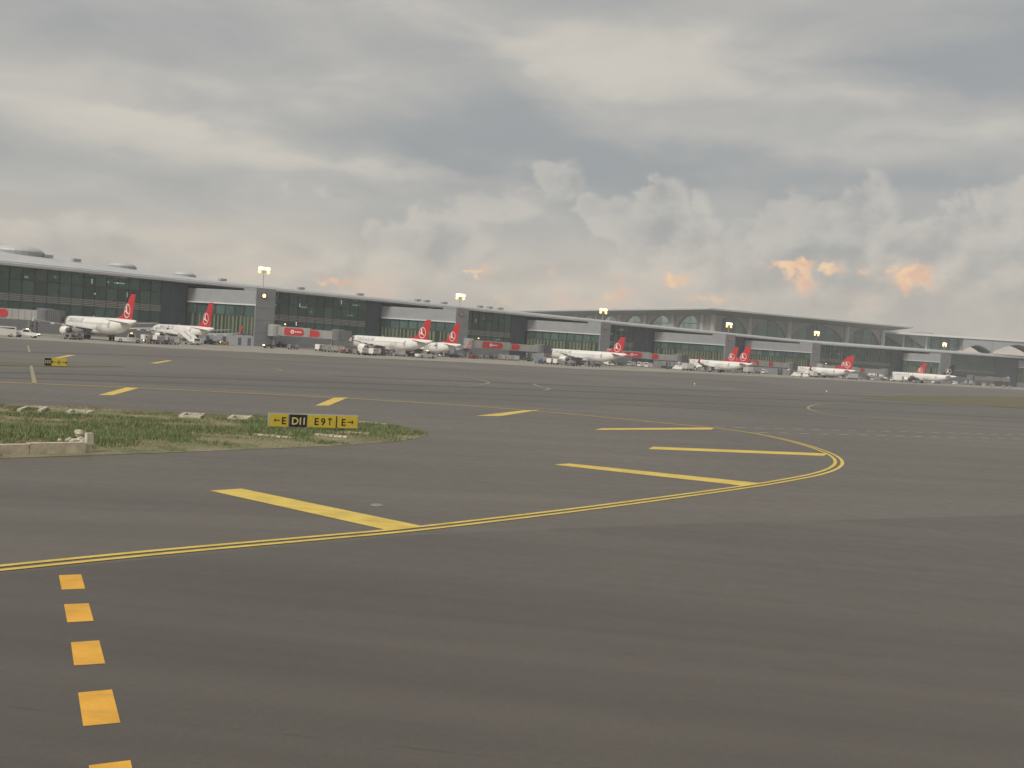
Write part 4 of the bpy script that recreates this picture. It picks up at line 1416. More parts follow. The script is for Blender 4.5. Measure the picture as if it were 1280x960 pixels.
    for s in (1, -1):
        me = text_mesh('TURKISH AIRLINES', 1.15)
        wd = max(v.co.x for v in me.vertices)
        wrap(me, (L - 8.2) if s > 0 else (L - 8.2 - wd), zc + .72, s)
        me.materials.clear()
        me.materials.append(M_TITLE)
        link('title_lettering', me, fus)
        sw = MB()
        for k in range(3):
            a_, b_ = [], []
            K = 12
            for j in range(K + 1):
                q = j / K
                x = 2.4 * q + k * .95
                z = -1.15 + 2.2 * q ** 1.6 - .25 * k * (1 - q)
                a_.append((x, z + .14 * math.sin(math.pi * q)))
                b_.append((x, z - .14 * math.sin(math.pi * q) - .02))
            o0 = len(sw.v)
            sw.add([(p[0], p[1], 0) for p in a_ + b_], [(j, j + 1, K + 2 + j, K + 1 + j) for j in range(K)])
        me = sw.mesh('tail_swirl', M_SWIRL)
        wrap(me, 19.0 if s > 0 else 14.0, zc - .1, s)
        link('tail_swirl', me, fus)
    # small beacon and antenna
    MB().box((L * .55, 0, zc + RF * 1.04 + .15), (.5, .05, .4), taper=.6).build('antenna', M_GREYP, fus)
    return root

A321 = make_airliner(44.5, 1.98, 3.72, 34.1, 27.5, 11.76, False, (28.6, 5.75, 1.95, 1.18))
B738 = make_airliner(39.5, 1.92, 3.25, 34.3, 25.2, 12.4, True, (25.6, 4.85, 1.75, 1.08))
HEAD = math.atan2(-N2.y, -N2.x)
used = {'A': False, 'B': False}
PL = []
def plane(kind, px, o, label, fin=None, group='airliners parked along the pier', dh=0.0):
    proto = A321 if kind == 'A' else B738
    r = proto if not used[kind] else copy_tree(proto)
    used[kind] = True
    t = t_at(px, o, 9)
    p = W(t, o)
    r.location = (p.x, p.y, 0.021)
    r.rotation_euler = (0, 0, HEAD + R(dh))
    tag(r, label, 'airliner', group)
    if fin:
        for c in r.children:
            if c.name.startswith('tail_fin'):
                c.material_slots[0].link = 'OBJECT'
                c.material_slots[0].material = fin
    PL.append((kind, t, o, r))
    return r
# px is the photo column of the tail end, o the tail's distance out from the facade
plane('A', 171, 86, 'white airliner with plain red tail and no winglets beside the white pickup truck')
plane('B', 268, 47, 'white airliner with red tail and upturned winglets, boarding stairs pushed against its rear')
plane('A', 541, 83, 'white airliner with tall red tail docked at jet bridge, overlapping a second tail behind it')
plane('B', 577, 49, 'white red-tailed winglet airliner half hidden behind the airliner docked next to the baggage dollies')
plane('A', 784, 74, 'white red-tailed airliner with boarding stairs at its rear door and no second tail beside it')
plane('B', 941, 74, 'white winglet airliner with red tail in front of a near-touching twin red tail')
plane('B', 925, 44, 'rear airliner of the near-touching pair of red tails, mostly hidden')
plane('B', 1070, 68, 'white winglet airliner with red tail almost covering another red tail exactly behind')
plane('B', 1065, 46, 'airliner whose red tail peeks out just behind the winglet airliner tail')
plane('A', 1196, 80, 'white airliner with a black tail fin and white emblem', M_BLKT)
plane('B', 1160, 48, 'airliner showing only its red tail above the black-tailed airliner')

# ------------------------------------------------------------------ jet bridges
def jet_bridge(i, t_d, o_d, label, red2=True):
    ta, tb, tip, e = NODES[i]
    ax, ay = (ta + tb) / 2 + 1.0, tip + .2
    a = W(ax, ay)
    b = W(t_d, o_d)
    d = (b - a)
    L = d.length
    root = empty('jet_bridge', (a.x, a.y, 0.02), math.atan2(d.y, d.x))
    zf = 4.0
    # rotunda + column
    MB().lathe([(zf - .35, 2.2), (zf + 3.2, 2.2), (zf + 3.5, 1.6)], 'Z', (2.4, 0, 0), 16).build('rotunda', M_BRIDGE, root)
    MB().tube((2.4, 0, 0), (2.4, 0, zf - .3), .5, .5, 10).build('column', M_STEEL, root)
    segs = [(4.0, L * .52, 3.3, 3.0, 'tunnel'), (L * .50, L - 5.0, 2.9, 2.7, 'tunnel')]
    side_s = -1 if (Vector((-d.y, d.x)).dot(Vector((-a.x, -a.y))) < 0) else 1
    for k, (xa, xb, w, h, nm) in enumerate(segs):
        tn = MB().box(((xa + xb) / 2, 0, zf + h / 2 - .1 * k), (xb - xa, w, h)).build('tunnel', M_BRIDGE, root)
        n = max(4, int((xb - xa) / 1.6))
        for j in range(n):
            x = xa + (xb - xa) * (j + .5) / n
            MB().box((x, side_s * (w / 2 + .04), zf + h / 2 - .1 * k), (.16, .08, h - .1)).build('rib', M_BRIDGE, tn)
        xa2 = xa + .25 * (xb - xa)
        if k == 0 or red2:
            wl = min(9.0, (xb - xa) * .62) if k == 0 else 3.6
            xm = xa + (xb - xa) * (.5 if k == 0 else .22)
            hh, rr_ = h * .78, h * .32
            prof = []
            for (cx_, cz_, a0) in ((xm + wl / 2 - rr_, hh / 2 - rr_, 0), (xm - wl / 2 + .3, hh / 2 - .3, 90), (xm - wl / 2 + .3, -hh / 2 + .3, 180), (xm + wl / 2 - rr_, -hh / 2 + rr_, 270)):
                r2 = rr_ if a0 in (0, 270) else .3
                for q in range(5):
                    an = R(a0 + 22.5 * q)
                    prof.append((cx_ + r2 * math.cos(an), zf + h / 2 + cz_ + r2 * math.sin(an)))
            y0, y1 = side_s * (w / 2 + .09), side_s * (w / 2 + .14)
            pn = MB().loft([[(x, y0, z) for x, z in prof], [(x, y1, z) for x, z in prof]]).build('advert_panel', M_RED, tn)
            if k == 0:
                zc_ = zf + h / 2
                xe = xm - wl * .08
                MB().tube((xe, side_s * (w / 2 + .15), zc_), (xe, side_s * (w / 2 + .18), zc_), .62, .62, 14).build('advert_emblem', M_WHITEG, pn)
                MB().tube((xe, side_s * (w / 2 + .18), zc_), (xe, side_s * (w / 2 + .2), zc_), .3, .3, 12).build('emblem_centre', M_RED, pn)
                for q in range(3):
                    MB().box((xe + (1.1 + q * .75) * (1 if side_s < 0 else -1), side_s * (w / 2 + .16), zc_), (.5, .04, .38)).build('advert_lettering', M_WHITEG, pn)
    # cab and legs
    MB().lathe([(zf - .4, 2.3), (zf + 2.9, 2.3), (zf + 3.2, 1.7)], 'Z', (L - 4.2, 0, 0), 14).build('cab_rotunda', M_CAB, root)
    cab = MB().box((L - 1.6, 0, zf + 1.35), (3.4, 3.9, 3.2)).build('cab', M_CAB, root)
    n = 7
    for j in range(n):
        MB().box((L - 3.1 + 3.0 * j / (n - 1), side_s * 1.99, zf + 1.35), (.2, .1, 3.1)).build('bellows_fold', M_DSTEEL, cab)
    x = L * .78
    bg = MB().box((x, 0, 2.3), (.5, 3.4, .4)).box((x, -1.3, 1.5), (.35, .35, 4.4)).box((x, 1.3, 1.5), (.35, .35, 4.4)).box((x, 0, .75), (1.2, 2.2, .5)).build('drive_column', M_STEEL, root)
    for dy in (-1.0, 1.0):
        MB().lathe([(-.28, .5), (-.24, .62), (.24, .62), (.28, .5)], 'Y', (x, dy, .62), 14).build('wheel', M_BLACK, bg)
    MB().box((L - 5.5, -side_s * 2.4, zf - .3), (2.2, 1.2, .2)).box((L - 7.0, -side_s * 2.4, 1.9), (.2, 1.1, 4.6)).build('service_stair', M_STEEL, root)
    MB().tube((6, side_s * 1.2, zf + 3.0), (6, side_s * 1.2, zf + 3.7), .05, .05, 6).build('lamp_stalk', M_STEEL, root)
    MB().box((6, side_s * 1.2, zf + 3.8), (.35, .35, .3)).build('lamp', M_LAMPO, root)
    tag(root, label, 'jet bridge', 'jet bridges along the pier')
    return root

names = [(2, 0, 'grey jet bridge with red panel between the lit-sign tower and the airliner beside the dollies'),
         (4, 1, 'grey jet bridge with red panels serving the airliner with stairs at its rear door'),
         (5, 2, 'grey jet bridge with red panel serving the front winglet airliner of the near-touching tail pair'),
         (7, 3, 'grey jet bridge with red panel serving the winglet airliner that covers another tail'),
         (9, 4, 'grey jet bridge serving the black-tailed airliner')]
for pi, ni, lab in names:
    kind, t, o, r = PL[pi]
    Ln = 44.5 if kind == 'A' else 39.5
    jet_bridge(ni, t - 2.3, o - Ln + 5.6, lab)
# bridge of the airliner at the far left: rooted beyond the frame
NODES.append((t_at(-120, 25), t_at(-95, 25), 25, 19.35))
kind, t, o, r = PL[0]
jet_bridge(len(NODES) - 1, t - 2.3, o - 44.5 + 5.6, 'grey jet bridge with red panel beside the white pickup truck and its airliner')
NODES.append((t_at(1255, 6), t_at(1262, 6), 6, 22))
jet_bridge(len(NODES) - 1, t_at(1212, 30), 30, 'grey jet bridge without an aircraft behind the black-tailed airliner', False)

# ------------------------------------------------------------------ ground vehicles
def wheel_set(root, xs_, yw, r, w=.22):
    for x in xs_:
        for s in (-1, 1):
            wh = MB().lathe([(-w / 2, r * .8), (-w / 2 * .8, r), (w / 2 * .8, r), (w / 2, r * .8)], 'Y', (x, s * yw, r), 12).build('wheel', M_BLACK, root)
            MB().lathe([(s * w * .5, r * .5), (s * w * .53, r * .45)], 'Y', (x, s * yw, r), 10).build('rim', M_GREYP, wh)

def profile_body(prof, w, m, root, name='body', inset=.12, zin=1.0):
    """side outline (x,z) swept across the width, narrowed above zin"""
    mid = [(x, -w / 2 + (inset if z > zin else 0), z) for x, z in prof]
    mid2 = [(x, w / 2 - (inset if z > zin else 0), z) for x, z in prof]
    return MB().loft([mid, mid2]).build(name, m, root)

def make_van(m):
    r = empty('van')
    b = profile_body([(-2.6, .35), (2.5, .35), (2.6, .95), (2.0, 1.25), (1.35, 2.15), (1.0, 2.3), (-2.5, 2.3), (-2.6, 2.1)], 2.0, m, r, 'body', .14, 1.3)
    for s in (-1, 1):
        MB().add([(1.65, s * .90, 1.4), (1.25, s * .88, 2.0), (.55, s * .88, 2.05), (.5, s * .92, 1.35)], [(0, 1, 2, 3)]).build('side_window', M_WIN, b)
        MB().add([(.35, s * .895, 1.4), (.35, s * .885, 2.02), (-2.3, s * .885, 2.02), (-2.3, s * .895, 1.4)], [(0, 1, 2, 3)]).build('side_window', M_WIN, b)
        MB().box((2.6, s * .75, .85), (.08, .3, .22)).build('headlight', M_LAMPW, b)
        MB().box((-2.62, s * .85, 1.1), (.06, .14, .5)).build('tail_light', M_REDD, b)
    MB().add([(2.0, -.78, 1.3), (2.0, .78, 1.3), (1.42, .74, 2.12), (1.42, -.74, 2.12)], [(0, 1, 2, 3)]).build('windscreen', M_WIN, b)
    MB().add([(-2.63, -.75, 1.35), (-2.63, .75, 1.35), (-2.63, .72, 2.0), (-2.63, -.72, 2.0)], [(0, 1, 2, 3)]).build('rear_window', M_WIN, b)
    wheel_set(r, (-1.6, 1.6), .88, .36)
    return r

def make_pickup(m):
    r = empty('pickup_truck')
    b = profile_body([(-2.6, .5), (2.55, .5), (2.6, 1.05), (1.2, 1.2), (-2.6, 1.15)], 1.9, m, r, 'body', 0, 9)
    cab = profile_body([(1.25, 1.15), (.65, 1.85), (-.6, 1.9), (-.8, 1.15)], 1.75, m, r, 'cab', .12, 1.5)
    for s in (-1, 1):
        MB().add([(1.0, s * .88, 1.25), (.55, s * .77, 1.78), (-.5, s * .77, 1.8), (-.6, s * .88, 1.25)], [(0, 1, 2, 3)]).build('side_window', M_WIN, cab)
        MB().box((2.6, s * .7, .9), (.08, .35, .2)).build('headlight', M_LAMPW, b)
    MB().add([(1.2, -.8, 1.24), (1.2, .8, 1.24), (.7, .7, 1.82), (.7, -.7, 1.82)], [(0, 1, 2, 3)]).build('windscreen', M_WIN, cab)
    MB().box((2.62, 0, .62), (.12, 1.85, .3)).build('bumper', M_DSTEEL, b)
    bed = MB().box((-1.7, .9, 1.3), (1.7, .06, .35)).box((-1.7, -.9, 1.3), (1.7, .06, .35)).box((-2.57, 0, 1.3), (.06, 1.85, .35)).build('cargo_bed', m, r)
    MB().box((.1, 0, 1.98), (.3, 1.0, .12)).build('light_bar', M_LAMPO, cab)
    wheel_set(r, (-1.65, 1.65), .82, .38)
    return r

def make_tug(m):
    r = empty('tow_tractor')
    b = profile_body([(-1.6, .4), (1.6, .4), (1.65, 1.05), (.3, 1.2), (.2, .95), (-.7, .95), (-.8, 1.15), (-1.6, 1.1)], 1.5, m, r, 'body', 0, 9)
    MB().box((-.25, 0, 1.05), (.7, 1.0, .25)).build('seat', M_BLACK, r)
    MB().box((-.2, 0, 2.0), (1.5, 1.4, .08)).box((.5, .62, 1.5), (.07, .07, 1.0)).box((.5, -.62, 1.5), (.07, .07, 1.0)).box((-.9, .62, 1.5), (.07, .07, 1.0)).box((-.9, -.62, 1.5), (.07, .07, 1.0)).build('canopy', M_DSTEEL, r)
    for s in (-1, 1):
        MB().box((1.67, s * .5, .85), (.06, .22, .18)).build('headlight', M_LAMPH, b)
    wheel_set(r, (-1.05, 1.05), .7, .4)
    return r

def make_cart(kind):
    """baggage cart: flat deck, end frames, roof and curtain sides"""
    r = empty('baggage_cart')
    MB().box((0, 0, .55), (3.0, 1.6, .12)).box((1.9, 0, .45), (.9, .1, .08)).build('deck', M_STEEL, r)
    if kind == 'white':
        MB().box((0, 0, 1.35), (2.8, 1.5, 1.45)).build('curtain', M_WHITE, r)
        MB().box((0, 0, 2.12), (3.0, 1.65, .1)).build('roof', M_GREYP, r)
        for x in (-1.45, 1.45):
            MB().box((x, 0, 1.35), (.08, 1.6, 1.5)).build('end_frame', M_STEEL, r)
        for x in (-.7, .0, .7):
            MB().box((x, -.77, 1.35), (.05, .03, 1.4)).box((x, .77, 1.35), (.05, .03, 1.4)).build('strap', M_GREYP, r)
    elif kind == 'open':
        for x in (-1.45, 1.45):
            MB().box((x, 0, 1.1), (.08, 1.5, 1.0)).build('end_frame', M_STEEL, r)
        for x, c in ((-.8, M_DSTEEL), (0.1, M_REDD), (.8, M_BLUE)):
            MB().box((x, random.uniform(-.2, .2), .85), (.7, .9, .48)).build('luggage', c, r)
    wheel_set(r, (-1.1, 1.1), .62, .22, .14)
    return r

def make_dolly():
    r = empty('container_dolly')
    MB().box((0, 0, .5), (3.4, 2.2, .14)).box((2.1, 0, .4), (.9, .1, .08)).build('deck', M_DSTEEL, r)
    c = MB().loft([[(-1.55, -.75, .6), (1.55, -.75, .6), (1.55, .75, .6), (-1.55, .75, .6)], [(-1.55, -1.0, 1.0), (1.55, -1.0, 1.0), (1.55, 1.0, 1.0), (-1.55, 1.0, 1.0)], [(-1.55, -1.0, 2.15), (1.55, -1.0, 2.15), (1.55, 1.0, 2.15), (-1.55, 1.0, 2.15)]]).build('container', M_WHITE, r)
    for s in (-1, 1):
        MB().box((0, s * 1.015, 1.58), (1.3, .03, 1.05)).build('door', M_GREYP, c)
        MB().box((-1.0, s * 1.02, 1.6), (.5, .03, .4)).build('marking', M_REDD, c)
    wheel_set(r, (-1.2, 1.2), .85, .22, .14)
    return r

def make_stairs():
    """boarding stairs on a truck: steps climb towards +x"""
    r = empty('stair_truck')
    MB().box((-.5, 0, .65), (7.6, 2.2, .45)).build('chassis', M_STEEL, r)
    cab = profile_body([(-4.9, .5), (-3.1, .5), (-3.1, 1.5), (-3.5, 1.9), (-4.6, 1.85), (-4.95, 1.2)], 2.1, M_WHITE, r, 'cab', .1, 1.3)
    MB().add([(-4.98, -.85, 1.2), (-4.98, .85, 1.2), (-4.68, .8, 1.78), (-4.68, -.8, 1.78)], [(0, 1, 2, 3)]).build('windscreen', M_WIN, cab)
    fl = MB()
    N_ = 18
    for i in range(N_):
        x = -2.9 + 6.0 * i / (N_ - 1)
        z = .95 + 2.45 * i / (N_ - 1)
        fl.box((x, 0, z), (.38, 1.9, .08))
    fl.box((4.2, 0, 3.5), (2.0, 2.2, .12))
    fl.build('steps', M_GREYP, r)
    for s in (-1, 1):
        pnl = MB().loft([[(-3.1, s * 1.0, .75), (3.3, s * 1.0, 3.3), (5.2, s * 1.0, 3.3), (5.2, s * 1.0, 4.6), (3.2, s * 1.0, 4.6), (-3.1, s * 1.0, 2.0)],
                         [(-3.1, s * 1.06, .75), (3.3, s * 1.06, 3.3), (5.2, s * 1.06, 3.3), (5.2, s * 1.06, 4.6), (3.2, s * 1.06, 4.6), (-3.1, s * 1.06, 2.0)]]).build('side_panel', M_WHITE, r)
        MB().tube((1.4, s * .8, .8), (3.6, s * .8, 3.3), .09, .09, 6).tube((3.0, s * .8, .8), (1.8, s * .8, 2.6), .09, .09, 6).build('strut', M_STEEL, r)
    wheel_set(r, (-3.6, 2.2), .95, .42)
    return r

def make_belt():
    r = empty('belt_loader')
    b = profile_body([(-2.6, .4), (2.4, .4), (2.4, .9), (.8, 1.0), (-2.6, 1.0)], 1.9, M_WHITE, r, 'body', 0, 9)
    MB().loft([[(-3.6, -.45, .75), (-3.6, .45, .75), (-3.6, .45, 1.0), (-3.6, -.45, 1.0)], [(3.8, -.45, 2.5), (3.8, .45, 2.5), (3.8, .45, 2.75), (3.8, -.45, 2.75)]]).build('conveyor', M_BLACK, r)
    for s in (-1, 1):
        MB().tube((-3.4, s * .5, 1.4), (3.6, s * .5, 3.1), .04, .04, 6).tube((-1, s * .5, 1.0), (-1, s * .5, 2.0), .035, .035, 6).tube((1.6, s * .5, 1.8), (1.6, s * .5, 2.6), .035, .035, 6).build('handrail', M_STEEL, r)
    MB().box((-.8, .72, 1.35), (.9, .5, .7)).build('driver_seat', M_DSTEEL, r)
    MB().box((2.42, .6, .75), (.06, .25, .2)).box((2.42, -.6, .75), (.06, .25, .2)).build('headlight', M_LAMPH, b)
    wheel_set(r, (-1.7, 1.6), .85, .38)
    return r

def make_truck(box_m):
    r = empty('service_truck')
    MB().box((-.6, 0, .7), (6.4, 2.2, .35)).build('chassis', M_DSTEEL, r)
    cab = profile_body([(2.0, .5), (3.7, .5), (3.75, 1.4), (3.45, 2.3), (2.0, 2.35)], 2.2, M_WHITE, r, 'cab', .1, 1.5)
    MB().add([(3.78, -.95, 1.4), (3.78, .95, 1.4), (3.5, .9, 2.2), (3.5, -.9, 2.2)], [(0, 1, 2, 3)]).build('windscreen', M_WIN, cab)
    for s in (-1, 1):
        MB().add([(3.5, s * 1.115, 1.45), (3.3, s * 1.02, 2.15), (2.3, s * 1.02, 2.15), (2.3, s * 1.115, 1.45)], [(0, 1, 2, 3)]).build('side_window', M_WIN, cab)
        MB().box((3.76, s * .8, .85), (.06, .3, .2)).build('headlight', M_LAMPW, cab)
    bx = MB().box((-1.0, 0, 2.1), (5.4, 2.4, 2.4)).build('box_body', box_m, r)
    MB().box((-1.0, -1.215, 1.2), (5.3, .03, .25)).box((-1.0, 1.215, 1.2), (5.3, .03, .25)).build('side_rail', M_GREYP, bx)
    MB().box((-3.71, 0, 2.1), (.03, 2.1, 2.2)).build('rear_shutter', M_GREYP, bx)
    wheel_set(r, (-2.4, 2.6), .98, .46, .28)
    return r

def make_pushback():
    r = empty('pushback_tractor')
    b = profile_body([(-3.2, .35), (3.2, .35), (3.3, 1.1), (1.4, 1.3), (-3.2, 1.2)], 2.5, M_WHITE, r, 'body', 0, 9)
    cab = profile_body([(1.5, 1.2), (1.3, 2.2), (-.2, 2.25), (-.4, 1.2)], 2.0, M_WHITE, r, 'cab', .12, 1.7)
    MB().add([(1.52, -.85, 1.4), (1.52, .85, 1.4), (1.36, .78, 2.1), (1.36, -.78, 2.1)], [(0, 1, 2, 3)]).build('windscreen', M_WIN, cab)
    for s in (-1, 1):
        MB().add([(1.2, s * 1.02, 1.4), (1.15, s * .90, 2.1), (-.1, s * .90, 2.1), (-.2, s * 1.02, 1.4)], [(0, 1, 2, 3)]).build('side_window', M_WIN, cab)
        MB().box((3.32, s * .9, .8), (.06, .35, .2)).build('headlight', M_LAMPH, b)
    MB().box((.5, 0, 2.35), (.4, .4, .2)).build('beacon', M_LAMPO, cab)
    wheel_set(r, (-2.0, 2.0), 1.1, .5, .32)
    return r

PROTO = {'van': make_van(M_WHITE), 'greyvan': make_van(M_GREYP), 'pickup': make_pickup(M_WHITE), 'tug': make_tug(M_LYEL), 'gtug': make_tug(M_DSTEEL), 'rtug': make_tug(M_REDD),
         'wcart': make_cart('white'), 'ocart': make_cart('open'), 'dolly': make_dolly(), 'stairs': make_stairs(), 'belt': make_belt(),
         'truck': make_truck(M_WHITE), 'gtruck': make_truck(M_GREYP), 'push': make_pushback(), 'bluetug': make_tug(M_BLUE)}
DESC = {'van': ('white crew van parked', 'van'), 'greyvan': ('light grey van parked', 'van'), 'pickup': ('white pickup truck with dark windscreen on the apron beside the lone red jet bridge panel', 'pickup'),
        'tug': ('small yellow tow tractor with lit headlamps', 'tractor'), 'gtug': ('small dark canopied tow tractor', 'tractor'), 'rtug': ('small dull red tow tractor', 'tractor'),
        'wcart': ('white curtained baggage cart', 'baggage cart'), 'ocart': ('open baggage cart with dark luggage', 'baggage cart'), 'dolly': ('low dolly carrying white cargo container', 'dolly'),
        'stairs': ('white boarding stairs truck', 'stairs truck'), 'belt': ('belt loader with black conveyor', 'belt loader'),
        'truck': ('white box service truck', 'truck'), 'gtruck': ('grey box service truck', 'truck'), 'push': ('white pushback tractor', 'tractor'), 'bluetug': ('small blue tow tractor', 'tractor')}
AREAS = [(95, 'by the airliner beside the pickup'), (240, 'by the winglet airliner with rear stairs'), (375, 'under the jet bridge by the lit-sign tower'), (430, 'by the cab of the lit-sign tower jet bridge'), (500, 'by the two overlapping tall red tails'),
         (610, 'under the bridge with two red panels'), (700, 'by the engine of the lone-tailed airliner'), (780, 'behind the lone-tailed airliner with stairs'), (830, 'between the lone tail and the twin tails'), (900, 'under the near-touching twin red tails'),
         (965, 'behind the near-touching twin red tails'), (1035, 'by the airliner covering another red tail'), (1085, 'between hidden red tail and black tail'), (1155, 'under the black-tailed airliner'), (1230, 'behind the black-tailed airliner')]
seen = {}
def put(kind, px, py, ang, label=None):
    """vehicle whose ground contact shows at photo pixel (px, py); ang in degrees from the pier direction"""
    r = PROTO[kind] if kind not in seen else copy_tree(PROTO[kind])
    seen[kind] = 1
    p = gp(px, py)
    r.location = (p.x, p.y, 0.021)
    r.rotation_euler = (0, 0, R(44.6 + ang))
    lab, cat = DESC[kind]
    if label is None and kind != 'pickup':
        near = min(AREAS, key=lambda q: abs(q[0] - px))[1]
        label = lab + ' ' + near
    tag(r, label or lab, cat, cat.replace('dolly', 'dollie').replace('belt', 'belt') + 's on the apron')
    return r

put('van', 3, 420.5, 175, 'white van with a closed body next to the white pickup truck')
put('pickup', 33, 422, -35)
put('push', 161, 428.5, -20, 'white pushback tractor under the tail of the airliner beside the pickup truck')
put('stairs', 234, 430.5, 95, 'white boarding stairs truck pushed against the rear of the winglet airliner')
put('van', 291, 430.0, 10, 'white van beside the yellow tow tractor with lit headlamps')
put('tug', 279, 431.0, 190)
put('gtug', 336, 435.3, 170, 'small dark tow tractor at the foot of the lit-sign tower')
for px, py, k, a in [(88, 424.5, 'ocart', 0), (95, 425, 'ocart', 0), (104, 423.8, 'gtug', 10), (185, 429, 'dolly', 5), (192, 429.8, 'ocart', 5), (200, 430, 'dolly', 5), (209, 430.6, 'ocart', 5), (216, 430.8, 'wcart', 4),
                     (246, 430.8, 'belt', 60), (262, 430.5, 'gtug', 10), (268, 430.8, 'ocart', 10),
                     (360, 433.6, 'van', 5), (376, 434.2, 'truck', 5), (386, 434.6, 'greyvan', 5), (401, 439.4, 'dolly', 5), (409, 440, 'wcart', 3), (416, 440.6, 'wcart', 3), (424, 441.0, 'wcart', 3), (432, 441.8, 'rtug', 3), (438, 442.2, 'ocart', 3),
                     (448, 443.6, 'ocart', 5), (455, 444, 'dolly', 5), (461, 444.3, 'bluetug', 5), (468, 444.8, 'dolly', 5), (508, 445, 'belt', 60), (517, 446.2, 'gtug', 0), (524, 446.6, 'ocart', 0), (532, 447.6, 'push', -10),
                     (551, 446, 'belt', 50), (561, 446.6, 'ocart', 0), (568, 447, 'gtug', 0), (580, 446.8, 'gtruck', 5), (591, 448.3, 'rtug', 5), (597, 448.6, 'ocart', 5), (605, 448.9, 'ocart', 5), (613, 449.2, 'gtug', 5), (620, 449.6, 'ocart', 4),
                     (628, 450.2, 'wcart', 4), (636, 450.7, 'wcart', 4), (644, 451.2, 'wcart', 4), (656, 450.5, 'gtug', 20), (662, 450.8, 'gtug', 80), (674, 454.6, 'bluetug', 4), (681, 455, 'ocart', 4), (689, 455.6, 'dolly', 4), (697, 456.2, 'dolly', 4), (707, 457.2, 'ocart', 4), (714, 457.6, 'ocart', 4), (721, 458, 'gtug', 4),
                     (728, 456, 'push', 0), (766, 457.2, 'belt', 60), (776, 457.4, 'ocart', 0), (790, 457.6, 'greyvan', 5), (802, 458.6, 'van', 8), (811, 459.4, 'van', 5), (822, 460.2, 'wcart', 4), (830, 460.8, 'gtug', 4), (837, 461.2, 'ocart', 4), (848, 462.6, 'van', 90),
                     (861, 463.6, 'truck', 4), (876, 464.4, 'wcart', 4), (885, 464.9, 'wcart', 4), (896, 465.4, 'wcart', 4), (908, 465.8, 'ocart', 4), (918, 466.3, 'ocart', 4), (926, 466.4, 'ocart', 4), (936, 467.0, 'truck', 5), (946, 467.4, 'gtug', 70),
                     (956, 466.8, 'van', 5), (964, 467.2, 'greyvan', 5), (972, 467.6, 'rtug', 5), (985, 468.6, 'ocart', 5), (996, 471, 'van', 90), (1005, 471.4, 'van', 90), (1014, 471.6, 'truck', 60), (1030, 471.8, 'gtug', 0), (1044, 472.2, 'wcart', 3), (1053, 473, 'belt', 60), (1065, 474.4, 'gtruck', 60),
                     (1076, 474.4, 'ocart', 3), (1085, 475, 'gtug', 3), (1092, 475.6, 'greyvan', 3), (1098, 475.8, 'wcart', 3), (1109, 476.4, 'ocart', 3), (1121, 477.2, 'truck', 80), (1130, 477.6, 'van', 70), (1137, 478, 'wcart', 3), (1147, 478.4, 'dolly', 3), (1158, 479, 'ocart', 3), (1167, 479.6, 'dolly', 3), (1178, 480, 'ocart', 3),
                     (1194, 480.8, 'van', 5), (1210, 481, 'gtruck', 60), (1222, 482, 'gtug', 3), (1240, 484.2, 'wcart', 3), (1254, 484.4, 'ocart', 3)]:
    put(k, px, py, a + random.uniform(-4, 4))
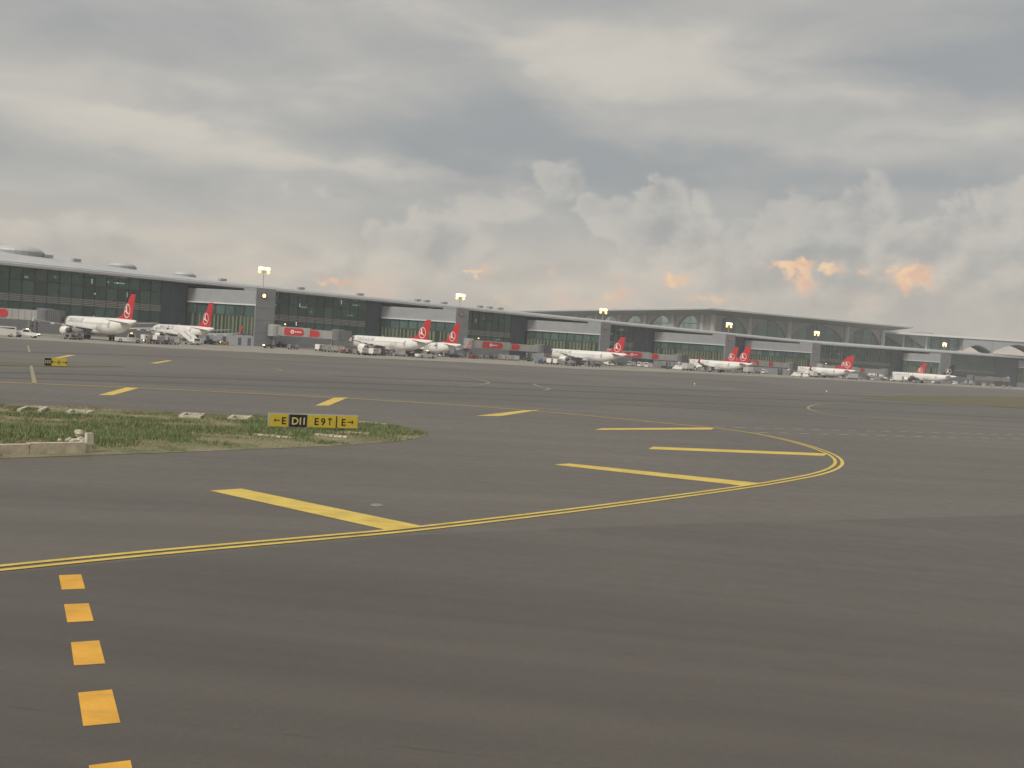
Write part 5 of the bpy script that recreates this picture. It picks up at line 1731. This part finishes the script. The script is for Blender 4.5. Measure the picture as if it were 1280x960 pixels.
for px, py, k, a in [(345, 434.0, 'ocart', 5), (352, 434.4, 'gtug', 5), (366, 437.2, 'ocart', 4), (392, 435.2, 'gtug', 4), (396, 435.4, 'ocart', 60), (476, 444.6, 'gtug', 3), (484, 445.0, 'ocart', 3), (500, 445.6, 'wcart', 3), (541, 447.4, 'ocart', 5), (574, 447.3, 'ocart', 20),
                     (588, 445.2, 'gtruck', 5), (601, 445.8, 'greyvan', 5), (616, 446.4, 'wcart', 4), (624, 446.8, 'ocart', 4), (651, 448.4, 'belt', 70), (668, 450.6, 'ocart', 10), (681, 451.2, 'ocart', 10), (736, 458.4, 'ocart', 3), (745, 458.8, 'gtug', 3), (783, 456.4, 'gtug', 3), (795, 456.6, 'ocart', 5),
                     (806, 457.0, 'gtruck', 5), (817, 458.2, 'ocart', 5), (842, 461.2, 'ocart', 5), (854, 462.4, 'gtug', 5), (868, 464.0, 'ocart', 3), (902, 465.6, 'gtug', 3), (951, 466.0, 'ocart', 5), (978, 468.0, 'wcart', 5), (990, 469.0, 'gtug', 5), (1024, 472.0, 'ocart', 3), (1038, 472.6, 'ocart', 3), (1059, 473.6, 'wcart', 3),
                     (1070, 473.8, 'greyvan', 20), (1104, 476.2, 'gtug', 3), (1115, 476.6, 'ocart', 3), (1143, 478.8, 'ocart', 3), (1153, 479.0, 'wcart', 3), (1173, 480.0, 'gtug', 3), (1186, 480.4, 'ocart', 3), (1203, 481.4, 'ocart', 3), (1216, 481.8, 'ocart', 30), (1230, 483.0, 'greyvan', 10), (1262, 485.4, 'ocart', 3)]:
    put(k, px, py, a + random.uniform(-4, 4))
put('stairs', 753, 457.0, 80, 'white boarding stairs truck at the rear door of the airliner with a lone tail')

# small lights standing on the pavement
for px, py in [(868, 482.3), (1033, 491.5)]:
    p = gp(px, py)
    r = empty('edge_light', (p.x, p.y, 0.004))
    MB().tube((0, 0, 0), (0, 0, .25), .05, .04, 8).build('stem', M_LYEL, r)
    MB().lathe([(.25, .09), (.38, .11), (.48, .07), (.52, .01)], 'Z', (0, 0, 0), 12).build('lens', M_WHITEG, r)
    tag(r, 'small pale taxiway edge light standing on the pavement', 'edge light', 'taxiway edge lights')
for px, py in [(471, 631.5)]:
    p = gp(px, py)
    r = MB().lathe([(0, .19), (.02, .17), (.03, .07), (.035, .01)], 'Z', (0, 0, .002), 16).build('inset_light', M_STEEL)
    r.location = (p.x, p.y, .002)
    tag(r, 'round metal inset light flush in the asphalt between the yellow stripes', 'inset light')

# ------------------------------------------------------------------ haze
hz = MB().box((350, 1050, 24.5), (3720, 3120, 53)).build('haze', None)
hm = bpy.data.materials.new('haze')
hm.use_nodes = True
ht = hm.node_tree
ht.nodes.clear()
ho = ht.nodes.new('ShaderNodeOutputMaterial')
hv = ht.nodes.new('ShaderNodeVolumePrincipled')
hv.inputs['Color'].default_value = (0.90, 0.93, 0.95, 1)
hv.inputs['Density'].default_value = 0.00027
hv.inputs['Anisotropy'].default_value = 0.3
ht.links.new(hv.outputs[0], ho.inputs['Volume'])
hz.data.materials.append(hm)
tag(hz, kind='stuff')
SC.cycles.volume_bounces = 1
